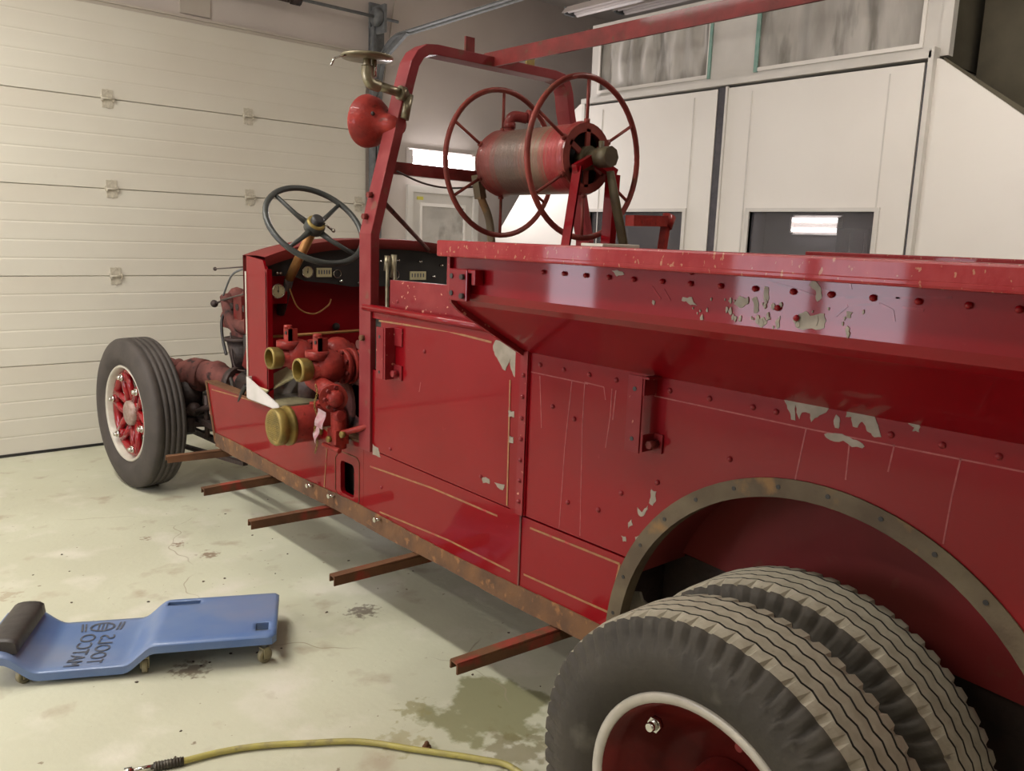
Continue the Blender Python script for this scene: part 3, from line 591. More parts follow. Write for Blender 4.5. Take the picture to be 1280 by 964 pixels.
    for i in range(48):
        ring.prism([pa[i], pa[i + 1], pb[i + 1], pb[i]], 0, px(B - 0.005), px(B + 0.001))
        ring.prism([pb[i], pb[i + 1], (pb[i + 1][0] * .996 + AY * .004, pb[i + 1][1] * .996 + AZ * .004), (pb[i][0] * .996 + AY * .004, pb[i][1] * .996 + AZ * .004)], 0, px(B - 0.005), px(B + 0.035))
    bmesh.ops.remove_doubles(ring.b, verts=ring.b.verts, dist=0.0004)
    ab = part(ring, 'arch_band', 'rust_grey', label='rusty bolted steel band round the rear wheel arch')
    if side == 0:
        hm = MB().cyl((0, 0, 0), (-0.0012, 0, 0), 0.0055, n=8).mesh('bolt_hole', 'groove')
        for k in range(15):
            t = math.radians(8 + k * 12); o = link('bolt_hole', hm, ab); o.location = (B - 0.0052 - XC, AY + AR * math.cos(t) - 2.4, AZ + AR * math.sin(t))
    # flared bed side
    prof = [(1.665, 1.262), (1.40, 1.415), (1.385, 1.43), (1.38, 1.45), (1.38, 1.552)]
    rows = []
    for y in (1.83, 1.2, 0.5, YR):
        rows.append([(px(x), y, z) for x, z in prof] + [(px(1.39), y, 1.552), (px(1.392), y, 1.45), (px(1.40), y, 1.43), (px(1.412), y, 1.425), (px(1.68), y, 1.27)])
    part(MB().loft(rows, smooth=False), 'bed_flare', 'red')
    part(MB().box(min(px(1.334), px(1.41)), max(px(1.334), px(1.41)), YR, 1.842, 1.552, 1.588).box(min(px(1.334), px(1.345)), max(px(1.334), px(1.345)), YR, 1.842, 1.545, 1.56), 'top_rail', 'red_rail', bevel=0.005)
    part(MB().prism([(px(1.69), 1.25), (px(1.665), 1.245), (px(1.40), 1.398), (px(1.377), 1.42), (px(1.368), 1.45), (px(1.368), 1.55), (px(1.41), 1.55), (px(1.41), 1.44)], 1, 1.826, 1.838), 'end_flange', 'red_scuffed')
for s_ in (0, 1):
    q0, q1 = sorted(((1.925, 1.935), (mir(1.925), mir(1.935)))[s_])
    part(MB().box(q0, q1, 0.15, 1.62, 0.30, 0.70), 'shade_panel', 'grease')  # added dark panel closing the gap, in place of shade under the body
    q0, q1 = sorted(((1.70, 1.925), (mir(1.70), mir(1.925)))[s_])
    part(MB().box(q0, q1, 1.46, 1.47, 0.50, 0.75), 'splash_plate', 'grease')
part(MB().prism([(1.435, 0.545), (1.435, 0.60), (1.425, 0.62), (1.405, 0.625), (1.395, 0.605), (1.375, 0.60), (1.365, 0.545)], 0, 1.745, 1.755), 'pale_plate', 'primer', label='pale grey plate seen inside the wheel arch')  # small pale grey plate inside the wheel arch
# arch clips, rivets
rv = MB().lathe([(-0.0, 0.0075), (0.003, 0.006), (0.0048, 0.003), (0.0052, 0)], (0, 0, 0), (-1, 0, 0), 8).mesh('rivet', 'red_scuffed')
rvf = MB().lathe([(-0.0, 0.0062), (0.003, 0.005), (0.0044, 0.0025), (0.0048, 0)], (0, 0, 0), (-1, 0, 0), 8).mesh('rivet', 'red')
RIV = [(1.3765, y, 1.522) for y in (1.464, 1.393, 1.323, 1.252, 1.180, 1.102, 1.030, .958, .881, .802, .729, .654, .579, .503, .432, .36)]
RIV += [(B - 0.0115, 1.822, 0.80 + 0.066 * k) for k in range(7)]
RIV += [(B - 0.0015, y, 1.235) for y in (1.76, 1.66, 1.56, 1.46, 1.28, 1.16, 1.04, 0.98, 0.72, 0.62, 0.52, 0.42)]
RIV += [(B - 0.0015, y, z) for y, z in ((2.56, 0.805), (2.62, 0.64), (2.35, 1.20), (2.52, 1.36), (2.1, 1.37), (1.42, 0.93), (1.30, 0.99), (1.7, 1.12), (1.61, 1.10), (1.5, 0.86), (1.62, 0.85), (1.09, 1.10), (2.02, 0.83))]
RIV += [(1.3765, y, z) for y, z in ((0.79, 1.475), (0.83, 1.49), (1.8, 1.49), (1.8, 1.47), (1.03, 1.545))]
for p in RIV:
    o = link('rivet', rvf if p[0] < 1.4 else rv, T); o.location = Vector(p) - Vector(T.location)
# dark hardware on the flare front: hinge bracket
m = MB().box(1.36, 1.376, 1.70, 1.775, 1.36, 1.385).box(1.345, 1.378, 1.735, 1.78, 1.395, 1.50)
m = MB().box(1.352, 1.378, 1.745, 1.80, 1.43, 1.51).box(1.348, 1.378, 1.70, 1.745, 1.505, 1.515).box(1.348, 1.378, 1.690, 1.705, 1.475, 1.515).box(1.345, 1.352, 1.72, 1.80, 1.43, 1.515)
fb = part(m, 'latch_bracket', 'red', bevel=0.003)
for y, z in ((1.735, 1.495), (1.735, 1.445)): MB().cyl((1.347, y, z), (1.336, y, z), 0.008, n=6).build('bolt', 'grease', fb)
for y, z in ((1.785, 1.495), (1.785, 1.45)): MB().cyl((1.346, y, z), (1.342, y, z), 0.007, n=8).build('bolt_hole', 'groove', fb)
# hooks on the side: flat bars on spacer feet
def hook(y, z0, z1):
    m = MB().box(B - 0.052, B - 0.046, y - 0.024, y + 0.024, z0, z1).box(B - 0.052, B, y - 0.045, y - 0.024, z1 - 0.006, z1)
    m.box(B - 0.05, B, y - 0.03, y - 0.0245, z1 - 0.05, z1); m.box(B - 0.05, B, y - 0.034, y - 0.028, z0 + 0.005, z0 + 0.05); m.box(B - 0.006, B, y - 0.062, y - 0.028, z0, z0 + 0.05)
    h = part(m, 'tool_bracket', 'red_scuffed', bevel=0.0015)
    for z in (z0 + 0.035, z1 - 0.035): MB().cyl((B - 0.0525, y, z), (B - 0.0535, y, z), 0.006, n=8).build('bolt_hole', 'groove', h)
    MB().cyl((B - 0.04, y - 0.045, z0 + 0.025), (B - 0.006, y - 0.045, z0 + 0.025), 0.011, n=6).build('nut', 'red_dull', h)
hook(1.352, 1.068, 1.268)
m = MB().box(B - 0.046, B - 0.040, 2.545, 2.592, 1.075, 1.265).box(B - 0.044, B, 2.535, 2.545, 1.075, 1.265).box(B - 0.006, B, 2.485, 2.54, 1.20, 1.265).box(B - 0.006, B, 2.485, 2.54, 1.075, 1.13)
h = part(m, 'tool_bracket', 'red_scuffed', bevel=0.0015)
for z in (1.10, 1.23): MB().cyl((B - 0.0465, 2.57, z), (B - 0.0475, 2.57, z), 0.006, n=8).build('bolt_hole', 'groove', h)
MB().cyl((B - 0.03, 2.51, 1.10), (B - 0.006, 2.51, 1.10), 0.013, n=6).build('nut', 'red_scuffed', h)
# bolts low on the sill, small stuck rods
for y, z in ((3.17, 0.512), (2.98, 0.515), (2.62, 0.515)):
    MB().cyl((B - 0.03, y, z), (B, y - 0.01, z), 0.006, n=6).cyl((B - 0.034, y, z), (B - 0.028, y, z), 0.01, n=6).build('sill_bolt', 'chrome', T, label='bright bolt on the sill')
def ragged(p):
    for d in (0.16, 0.12):
        q = []
        for (a, b_), (c, e) in zip(p, p[1:] + p[:1]):
            k = random.uniform(-d, d); q += [(a, b_), ((a + c) / 2 - (e - b_) * k, (b_ + e) / 2 + (c - a) * k)]
        p = q
    return p
# chips, scratches, pinstripes: flat marks on the paint
cm = MB()
for p in map(ragged, BODY_CHIPS): cm.prism(p, 0, B - 0.0012 if p[0][0] < 1.80 or p[0][0] > 1.9 else B - 0.0052, B + 0.0005)
for k, p in enumerate(map(ragged, FLARE_CHIPS)): cm.prism(p, 0, 1.3790 - k * 4e-5, 1.381 + k * 1e-5)
part(cm, 'bare_paint_chips', 'primer', kind='stuff', label='grey patches where the red paint flaked off')
cm = MB()
for k in range(46):
    y, z = random.gauss(0.86, 0.10), random.uniform(1.452, 1.50); r = random.uniform(0.0015, 0.005)
    cm.prism([(y + r * random.uniform(0.5, 1.1) * math.cos(a), z + 1.8 * r * random.uniform(0.5, 1.1) * math.sin(a)) for a in [2 * PI * i / 7 for i in range(7)]], 0, 1.3784 - k * 2e-5, 1.3815 + k * 1e-5)
part(cm, 'small_paint_flecks', 'primer', kind='stuff', label='small grey flecks on the flared bed side')
cm = MB()
for p in SCRATCHES: strip(cm, p, B, 0.0032, 0.0006)
part(cm, 'scratches', 'scratch', kind='stuff')
cm = MB()
for p in FLARE_DENTS: strip(cm, p, 1.3800, 0.004, 0.0008)
part(cm, 'dent_creases', 'dent', kind='stuff')
for k, p in enumerate(PINSTRIPES):
    cm = MB(); strip(cm, p, B - 0.001, 0.0062, 0.0008); part(cm, 'pinstripe', 'gold')
# running board arms
for (ya, yb, xa) in ((4.21, 4.184, 1.386), (3.589, 3.604, 1.333), (3.064, 3.045, 1.322), (2.388, 2.382, 1.317), (1.673, 1.649, 1.296)):
    m = MB(); z = 0.445
    m.bar((xa, ya, z), (1.72, yb, z - 0.0), 0.034, 0.006).bar((xa, ya - 0.015, z - 0.016), (1.72, yb - 0.015, z - 0.022), 0.006, 0.030).bar((xa, ya + 0.015, z - 0.012), (1.72, yb + 0.015, z - 0.018), 0.006, 0.022)
    part(m, 'running_board_arm', 'rust_red')
    m = MB()
    for (yy, s_) in ((mir(0), 0),): m.bar((mir(xa), ya, z), (mir(1.72), yb, z), 0.034, 0.006).bar((mir(xa), ya - 0.015, z - 0.016), (mir(1.72), yb - 0.015, z - 0.022), 0.006, 0.03)
    part(m, 'running_board_arm', 'rust_red')

# ---- chassis
for s in (0, 1):
    px = (lambda a: a) if s == 0 else mir
    xx = sorted((px(1.93), px(1.975)))
    part(MB().box(xx[0], xx[1], YR, 4.6, 0.50, 0.62).box(xx[0], xx[1], 4.6, 5.85, 0.47, 0.57), 'frame_rail', 'grease')
    # front leaf spring
    sp_ = MB()
    for k in range(6):
        L_ = 0.55 - k * 0.07
        sp_.tube([(px(1.95), 5.27 + t * L_, 0.42 - k * 0.011 + 0.05 * t * t * (L_ / 0.55) ** 2) for t in [-1 + i / 6 for i in range(13)]], 0.028, n=4, flat=0.18)
    part(sp_, 'leaf_spring', 'grease')
    sp_ = MB()
    for k in range(6):
        L_ = 0.6 - k * 0.08
        sp_.tube([(px(1.97), AY + t * L_, 0.42 - k * 0.012 + 0.06 * t * t * (L_ / 0.6) ** 2) for t in [-1 + i / 6 for i in range(13)]], 0.03, n=4, flat=0.2)
    part(sp_, 'leaf_spring', 'grease')
for y in (-0.4, 1.7, 3.0, 4.2, 5.75): part(MB().box(1.975, mir(1.975), y - 0.03, y + 0.03, 0.51, 0.60), 'cross_member', 'grease')
part(MB().tube(bez([(1.70, 5.27, 0.43), (1.85, 5.27, 0.40), (2.0, 5.27, 0.35), (2.64, 5.27, 0.35), (2.79, 5.27, 0.40), (2.94, 5.27, 0.43)], 6), 0.035, n=8), 'front_axle', 'grease')
part(MB().cyl((1.42, 0.866, 0.4345), (mir(1.42), 0.866, 0.4345), 0.055, n=16).ball((XC, 0.866, 0.4345), 0.17, 20), 'rear_axle', 'grease')
part(MB().cyl((XC, 1.0, 0.46), (XC, 4.0, 0.62), 0.035, n=12), 'drive_shaft', 'grease')
part(MB().bar((1.80, 5.02, 0.40), (2.84, 5.02, 0.40), 0.03, 0.03).cyl((1.80, 5.02, 0.36), (1.80, 5.02, 0.45), 0.03, n=10), 'tie_rod', 'grease')
part(MB().tube(bez([(1.80, 5.10, 0.44), (1.86, 4.8, 0.55), (1.93, 4.55, 0.58)]), 0.017, n=8), 'drag_link', 'grease')
# frame bars visible between wheel and panel
part(MB().bar((1.90, 5.6, 0.30), (1.90, 4.3, 0.34), 0.03, 0.035).bar((1.80, 5.35, 0.22), (1.86, 4.35, 0.30), 0.03, 0.022), 'tow_bar', 'grease')
part(MB().cyl((1.86, 4.9, 0.34), (1.86, 4.9, 0.60), 0.016, n=8).cyl((1.86, 4.75, 0.36), (1.86, 4.75, 0.58), 0.022, n=8).box(1.83, 1.90, 4.70, 4.95, 0.42, 0.45).ball((1.82, 5.0, 0.50), 0.045, 10), 'spring_shackle', 'grease')
# steering gear casting
m = MB().tube(bez([(1.70, 5.42, 0.79), (1.76, 5.30, 0.775), (1.80, 5.18, 0.75)], 8), [0.018 + 0.012 * i / 16 for i in range(17)], n=8)
m.ball((1.80, 5.17, 0.76), 0.035, 10)
m.tube(bez([(1.80, 5.16, 0.68), (1.86, 5.08, 0.715), (1.93, 4.93, 0.715), (1.98, 4.75, 0.69), (2.02, 4.4, 0.67)], 8), [0.05, 0.062, 0.074, 0.082, 0.088, 0.088, 0.086, 0.088, 0.092, 0.09, 0.086, 0.08, 0.078, 0.078, 0.078, 0.078, 0.09, 0.09, 0.08, 0.075, 0.07, 0.07, 0.07, 0.07, 0.07, 0.07, 0.07, 0.07, 0.07, 0.07, 0.07, 0.07, 0.07], n=14)
sg = part(m, 'steering_gear', 'dusty_red_iron')
MB().cyl((1.90, 5.02, 0.70), (1.875, 5.06, 0.705), 0.10, n=20).build('gear_flange', 'dusty_red_iron', sg)
MB().cyl((1.965, 4.74, 0.69), (1.98, 4.70, 0.69), 0.098, n=20).build('gear_flange', 'grease', sg)
for t in (0.4, 1.3, 2.2, 3.1, 4.0): MB().ball((1.872 + 0.07 * math.cos(t), 5.06 + 0.04 * math.cos(t), 0.705 + 0.08 * math.sin(t)), 0.012, 6).build('gear_bolt', 'grease', sg)
MB().cyl((1.84, 5.12, 0.48), (1.84, 5.12, 0.67), 0.07, 0.085, n=14).cyl((1.84, 5.12, 0.455), (1.84, 5.12, 0.50), 0.10, n=14).box(1.72, 1.96, 5.08, 5.16, 0.60, 0.625).build('gear_foot', 'grease', sg)
MB().cyl((2.0, 4.62, 0.70), (2.04, 4.05, 0.70), 0.085, 0.10, n=16).cyl((1.96, 4.5, 0.68), (1.99, 4.35, 0.78), 0.03, n=8).build('gear_housing', 'grease', sg)
MB().tube(bez([(1.90, 4.62, 0.74), (1.80, 4.35, 0.745), (1.72, 4.15, 0.70), (1.68, 4.0, 0.72), (1.66, 3.90, 0.80), (1.655, 3.84, 0.845)], 8), 0.012, n=8).build('black_hose', 'black', sg)
# engine
eg = part(MB().box(2.16, 2.50, 4.05, 5.25, 0.62, 0.98).box(2.13, 2.53, 4.05, 5.25, 0.98, 1.08).cyl((XC, 5.25, 0.70), (XC, 5.34, 0.70), 0.10, n=20), 'engine_block', 'dusty_red_iron', bevel=0.02)
m = MB()
for y in (5.05, 4.87, 4.69, 4.51): m.ball((2.13, y, 1.15), 0.075, 12, (0.9, 1.0, 1.2))
m.tube(bez([(2.10, 5.12, 1.05), (2.08, 4.98, 1.02), (2.08, 4.6, 1.02), (2.10, 4.3, 1.02)]), 0.05, n=10)
m.tube(bez([(2.06, 5.05, 1.18), (2.05, 4.95, 1.05), (2.09, 4.85, 0.93)]), 0.04, n=10)
m.build('manifold', 'dusty_red_iron', eg)
for y in (5.05, 4.95, 4.86, 4.76, 4.66): MB().cyl((2.045, y, 1.13), (2.075, y, 1.13), 0.022, n=6).build('manifold_bolt', 'grease', eg)
MB().box(2.05, 2.09, 4.80, 4.92, 1.02, 1.20).box(2.04, 2.09, 4.98, 5.10, 0.99, 1.03).build('manifold_rib', 'red_dull', eg)
MB().cyl((2.06, 4.84, 0.93), (2.06, 4.84, 0.95), 0.10, n=16).cyl((2.06, 4.84, 0.74), (2.06, 4.84, 0.93), 0.05, 0.085, n=16).cyl((2.05, 4.7, 0.74), (2.05, 4.7, 0.98), 0.035, n=10).build('carburettor', 'grease', eg)
MB().bar((2.0, 4.62, 0.80), (2.02, 4.50, 1.10), 0.04, 0.05).bar((2.0, 4.75, 0.74), (2.05, 4.40, 0.74), 0.1, 0.03).build('support_leg', 'red_dull', eg)
MB().ball((2.02, 5.14, 1.13), 0.024, 12).cyl((2.02, 5.14, 1.13), (2.03, 4.92, 1.18), 0.006, n=6).build('ball_lever', 'grease', eg)
MB().tube(bez([(2.05, 4.98, 1.13), (2.02, 5.02, 1.05), (2.0, 4.98, 0.95), (1.99, 4.90, 0.84)]), 0.009, n=6).build('black_hose', 'black', eg)
MB().tube(bez([(1.99, 4.92, 1.20), (1.93, 4.65, 1.33), (1.80, 4.2, 1.39), (1.68, 3.86, 1.405)]), 0.006, n=6).build('curved_wire', 'steel', eg)
MB().tube([(1.98, 4.93, 1.17), (1.80, 4.2, 1.26), (1.70, 3.86, 1.30)], 0.0045, n=6).build('control_rod', 'wire', eg)
MB().tube([(1.92, 4.86, 1.36), (1.72, 3.9, 1.42)], 0.004, n=6).ball((1.92, 4.86, 1.36), 0.012, 8).build('control_rod', 'wire', eg)
MB().tube(bez([(2.0, 4.85, 0.98), (1.985, 4.80, 0.86), (1.98, 4.74, 0.78), (1.94, 4.5, 0.80)]), 0.005, n=6).build('wire', 'wire', eg)

# ---- cab
part(MB().box(B + 0.02, mir(B + 0.02), 2.78, 3.80, 0.68, 0.70), 'cab_floor', 'grease')
part(MB().box(B + 0.02, mir(B + 0.02), 3.80, 3.815, 0.60, 1.38), 'firewall', 'red')
# cowl: arched shell
def arch_top(u): # u -1..1 across
    return 1.475 + 0.095 * (1 - abs(u) ** 2.6)
rows = []
for y, dz in ((3.62, 0.0), (3.70, 0.004), (3.86, 0.0)):
    rows.append([(XC + (XC - B) * u, y, arch_top(u) + dz) for u in [-1 + i / 14 for i in range(29)]])
cw = MB().loft(rows)
rows = []
for y in (3.62, 3.86): pass
rows = [[(XC + (XC - B) * u, 3.62, arch_top(u)) for u in [-1 + i / 14 for i in range(29)]], [(XC + (XC - B) * u * 0.985, 3.625, arch_top(u) - 0.045) for u in [-1 + i / 14 for i in range(29)]], [(XC + (XC - B) * u * 0.985, 3.70, arch_top(u) - 0.05) for u in [-1 + i / 14 for i in range(29)]]]
cw.loft(rows)
rows = [[(XC + (XC - B) * u, 3.86, arch_top(u)) for u in [-1 + i / 14 for i in range(29)]], [(XC + (XC - B) * u, 3.86, 1.10) for u in [-1 + i / 14 for i in range(29)]]]
cw.loft(rows)
part(cw, 'cowl', 'red_faded')
dash = [(XC + (XC - B - 0.03) * u, arch_top(u) - 0.046) for u in [-1 + i / 12 for i in range(25)]] + [(mir(1.69), 1.33), (2.15, 1.33), (2.05, 1.345), (1.9, 1.36), (1.83, 1.385), (1.69, 1.385)]
dp = part(MB().prism(dash, 1, 3.69, 3.70), 'dashboard', 'black')
part(MB().box(1.68, 1.80, 3.685, 3.70, 1.255, 1.385), 'gauge_plate', 'red')
def gauge(x, z, r, name='gauge', face='cream', ringm='chrome'):
    g = MB().lathe([(0, r), (0.012, r), (0.016, r * 0.93), (0.014, r * 0.86)], (x, 3.69, z), (0, -1, 0), 24).build(name, ringm, dp)
    MB().cyl((x, 3.69, z), (x, 3.679, z), r * 0.87, n=24).build('dial', face, g)
    MB().bar((x, 3.677, z - r * 0.25), (x + r * 0.05, 3.677, z + r * 0.6), 0.003, 0.002).ball((x, 3.678, z), r * 0.12, 8).build('needle', 'black', g)
    for k in range(9):
        t = math.radians(-40 + k * 32.5)
        if r > 0.03: MB().bar((x + r * 0.6 * math.cos(t), 3.678, z + r * 0.6 * math.sin(t)), (x + r * 0.75 * math.cos(t), 3.678, z + r * 0.75 * math.sin(t)), 0.002, 0.001).build('dial_tick', 'black', g)
gauge(1.752, 1.315, 0.036); gauge(1.905, 1.405, 0.030, face='cream'); gauge(2.065, 1.396, 0.022, face='black'); gauge(2.235, 1.392, 0.032, face='black'); gauge(2.40, 1.39, 0.028, face='black')
for x0, x1, z in ((1.955, 2.035, 1.402), (2.50, 2.60, 1.385)):
    o = MB().box(x0, x1, 3.68, 3.69, z - 0.022, z + 0.022).build('data_plate', 'cream', dp, label='cream rectangular instrument plate')
    for k in range(5): MB().box(x0 + 0.008 + k * (x1 - x0 - 0.01) / 5, x0 + 0.014 + k * (x1 - x0 - 0.01) / 5, 3.679, 3.68, z - 0.008, z + 0.012).build('printed_mark', 'print', o)
for x, z in ((1.712, 1.40), (1.712, 1.365 + .035), (1.745, 1.40), (1.762, 1.40), (1.712, 1.45), (2.085, 1.36), (2.19, 1.352), (2.31, 1.46), (2.42, 1.465), (2.56, 1.46), (2.65, 1.38), (2.70, 1.44)):
    MB().cyl((x, 3.69, z), (x, 3.675, z), 0.007, n=10).ball((x, 3.672, z), 0.008, 8).build('switch_knob', 'chrome', dp)
part(MB().tube(bez([(1.80, 3.68, 1.36), (1.84, 3.66, 1.24), (1.92, 3.65, 1.205), (2.0, 3.66, 1.24), (2.03, 3.68, 1.27)]), 0.004, n=6), 'dash_wire', 'brass_pole')
part(MB().ball((2.12, 3.79, 1.12), 0.02, 10), 'firewall_knob', 'grease')
# steering wheel and column
SCn = Vector((1.826, 3.45, 1.627)); ax = Vector((0, -0.73, 0.68)).normalized(); SR = 0.226
sx, sy, sz = frame_to(ax)
sw = part(MB().tube([SCn + (sx * math.cos(t) + sy * math.sin(t)) * SR for t in [2 * PI * i / 48 for i in range(48)]], 0.0135, n=12, closed=True), 'steering_wheel', 'black_wheel')
m = MB()
for k in range(4):
    t = math.radians(38 + 90 * k); d = sx * math.cos(t) + sy * math.sin(t)
    m.tube([SCn - ax * 0.02 + d * 0.03, SCn - ax * 0.018 + d * 0.10, SCn + d * (SR - 0.004)], [0.016, 0.011, 0.009], n=8)
m.build('spokes', 'black_wheel', sw)
MB().lathe([(-0.04, 0.03), (-0.03, 0.045), (0.0, 0.047), (0.012, 0.042)], SCn, ax, 24).build('hub', 'black_wheel', sw)
MB().lathe([(0.008, 0.043), (0.018, 0.041), (0.02, 0.03)], SCn, ax, 24).build('brass_ring', 'brass', sw)
MB().lathe([(0.012, 0.030), (0.04, 0.028), (0.046, 0.018), (0.047, 0)], SCn, ax, 20).build('horn_button', 'black', sw)
MB().tube([SCn + ax * 0.01 + Vector((0.03, -0.02, 0)), SCn + Vector((0.075, -0.02, -0.02))], 0.006, n=8).ball(SCn + Vector((0.08, -0.02, -0.022)), 0.01, 8).build('throttle_lever', 'chrome', sw)
CE = Vector((1.80, 4.15, 0.80))
part(MB().cyl(SCn - ax * 0.03, SCn - ax * 0.03 + (Vector((1.80, 3.66, 1.375)) - SCn + ax * 0.03), 0.022, n=16), 'steering_column', 'brass_pole')
part(MB().cyl((1.80, 3.66, 1.375), (1.82, 3.80, 1.20), 0.022, n=12), 'steering_column', 'grease')
# levers by the seat
part(MB().tube(bez([(2.05, 3.2, 0.9), (2.08, 3.25, 1.3), (2.10, 3.28, 1.50)]), 0.008, n=8).tube([(2.095, 3.28, 1.43), (2.10, 3.28, 1.50)], 0.014, n=8), 'hand_lever', 'nickel')
part(MB().tube(bez([(2.09, 3.2, 0.9), (2.125, 3.25, 1.3), (2.135, 3.28, 1.50)]), 0.008, n=8).tube([(2.13, 3.28, 1.40), (2.135, 3.28, 1.505)], 0.014, n=8), 'hand_lever', 'nickel')
# seat box and bulkheads
part(MB().box(B + 0.05, mir(B + 0.05), 1.85, 2.60, 0.62, 1.15), 'seat_box', 'red_faded', bevel=0.01)
part(MB().box(B + 0.10, mir(B + 0.10), 1.95, 2.58, 1.15, 1.25), 'seat_cushion', 'black', bevel=0.02)
part(MB().box(B + 0.02, mir(B + 0.02), 1.81, 1.825, 0.50, 1.48), 'bed_bulkhead', 'red_dull')
part(MB().box(B + 0.02, mir(B + 0.02), YR, YR + 0.02, 0.50, 1.50), 'tail_panel', 'red')
part(MB().box(B + 0.02, mir(B + 0.02), YR, 1.81, 1.20, 1.22), 'bed_floor', 'red_dull')
part(MB().box(1.98, 2.74, 1.825, 2.66, 1.46, 1.50), 'reel_deck', 'red_dull')
for x in (2.0, 2.70): part(MB().box(x, x + 0.03, 2.62, 2.65, 1.15, 1.46), 'deck_leg', 'red_dull')
part(MB().box(B + 0.05, mir(B + 0.05), 2.68, 2.70, 0.70, 1.15), 'seat_front', 'red_faded')
# far cab side opening stays open like this one

# ---- hoop
def hoop_pts():
    P = [(1.672, 2.73, 0.765), (1.672, 2.73, 1.60)]
    P += [(1.835, 2.73, 2.20)]
    return P
m = MB()
def sect(p, q, wx=0.040, wy=0.095): m.bar(p, q, wy, wx, up=(0, 1, 0)) if False else None
def chan(path, half_x=0.019, half_y=0.040):
    rows = []; n = len(path)
    for i, p in enumerate(path):
        a = path[max(i - 1, 0)]; c = path[min(i + 1, n - 1)]; d = Vector((c[0] - a[0], 0, c[1] - a[1])).normalized(); nn = Vector((-d.z, 0, d.x))
        if 0 < i < n - 1:
            d1 = Vector((p[0] - a[0], 0, p[1] - a[1])).normalized(); k = 1 / max(0.7, math.cos(d1.angle(d) if d1.length else 0))
        else: k = 1
        c0 = Vector((p[0], 2.73, p[1])); Y_ = Vector((0, 1, 0))
        rows.append([c0 + nn * half_x * k + Y_ * half_y, c0 + nn * half_x * k - Y_ * half_y, c0 - nn * half_x * k - Y_ * half_y, c0 - nn * half_x * k + Y_ * half_y, c0 + nn * half_x * k + Y_ * half_y])
    return rows
path = [(1.668, 0.765), (1.668, 1.595), (1.828, 2.19)]
cx, cz, r = 1.828 + 0.075, 2.175, 0.075
c1 = [(cx + r * math.cos(t), cz + 0.0 + (2.285 - cz) / r * r * math.sin(t)) for t in [PI * 0.93 - PI * 0.43 * i / 6 for i in range(7)]]
HX = 2.825
path = [(1.668, 0.765), (1.668, 1.595), (1.818, 2.16)] + [(1.838, 2.225), (1.862, 2.262), (1.895, 2.284), (1.94, 2.29)]
path = path + [(2.56, 2.29), (2.605, 2.284), (2.632, 2.262), (2.648, 2.225), (2.66, 2.16), (HX, 1.595), (HX, 0.765)]
rows = chan(path)
m = MB().loft(rows[:], smooth=False)
m.b.faces.new([v for v in m.b.verts[:0]]) if False else None
hp_ = part(m, 'hoop_frame', 'hoop_paint', bevel=0.003)
MB().box(1.60, 1.66, 2.70, 2.76, 2.28, 2.35).build('cap', 'red_dull', hp_) if False else None
for x in (2.10, 2.42): MB().box(x - 0.022, x + 0.022, 2.70, 2.71, 2.28, 2.365).box(x - 0.022, x + 0.022, 2.70, 2.76, 2.30, 2.31).build('lug', 'red_dull' if x < 2.2 else 'brass', hp_)
part(MB().bar((1.74, 2.73, 1.845), (2.72, 2.73, 1.835), 0.03, 0.045), 'cross_bar', 'red_dull')
part(MB().tube([(1.70, 2.71, 1.728), (2.68, 3.74, 1.50), ], 0.010, n=8).tube([(2.68, 3.74, 1.50), (2.80, 3.72, 1.38)], 0.010, n=8), 'brace_rod', 'dusty_red_iron')
part(MB().tube(bez([(1.76, 2.69, 1.83), (1.88, 2.69, 1.795), (2.0, 2.69, 1.785), (2.14, 2.69, 1.80), (2.2, 2.66, 1.83)]), 0.004, n=6), 'loose_wire', 'wire')
for z in (1.74, 1.66): part(MB().cyl((1.665 + (z - 1.595) * 0.26 - 0.02, 2.74, z), (1.665 + (z - 1.595) * 0.26 - 0.038, 2.74, z), 0.012, n=6), 'hoop_bolt', 'red_dull')
part(MB().cyl((1.65, 2.74, 1.205), (1.635, 2.74, 1.205), 0.012, n=6), 'hoop_bolt', 'rust_red')
# overhead ladder beam (angle section) and its rear post
part(MB().bar((2.245, 2.76, 2.325), (2.245, YR, 2.325), 0.055, 0.012).bar((2.22, 2.76, 2.30), (2.22, YR, 2.30), 0.010, 0.055), 'overhead_beam', 'red_dull', label='long red angle iron beam running back overhead')
part(MB().cyl((2.30, 2.25, 2.31), (2.30, 2.25, 2.36), 0.012, n=8).box(2.27, 2.33, 2.235, 2.265, 2.335, 2.345), 'beam_bolt', 'grease')
part(MB().bar((2.24, YR + 0.03, 1.50), (2.24, YR + 0.03, 2.32), 0.05, 0.05), 'rear_post', 'red_dull')
# red spotlight back and nickel pipe lamp holder on the left post
hd = Vector((-0.27, 0.95, 0.13)).normalized(); h0 = Vector((1.782, 2.70, 1.998))
so = part(MB().lathe([(0.0, 0.0), (0.0, 0.032), (0.05, 0.034), (0.085, 0.040), (0.10, 0.058), (0.115, 0.078), (0.14, 0.093), (0.17, 0.099), (0.18, 0.096), (0.18, 0.085), (0.16, 0.06), (0.15, 0.0)], h0, hd, 32), 'siren_horn', 'red_orange', label='round red bowl shaped siren on the hoop post')
for t in (0.5, 2.2, 3.9): MB().ball(h0 + hd * 0.098 + (frame_to(hd)[0] * math.cos(t) + frame_to(hd)[1] * math.sin(t)) * 0.058, 0.008, 8).build('bolt', 'grease', so)
pt = [(1.80, 2.70, 2.02), (1.795, 2.70, 2.10)]
m = MB().cyl((1.79, 2.69, 2.02), (1.81, 2.69, 2.11), 0.018, n=12).cyl((1.80, 2.69, 2.108), (1.66, 2.69, 2.125), 0.017, n=14).cyl((1.79, 2.69, 2.109), (1.765, 2.69, 2.112), 0.026, n=14)
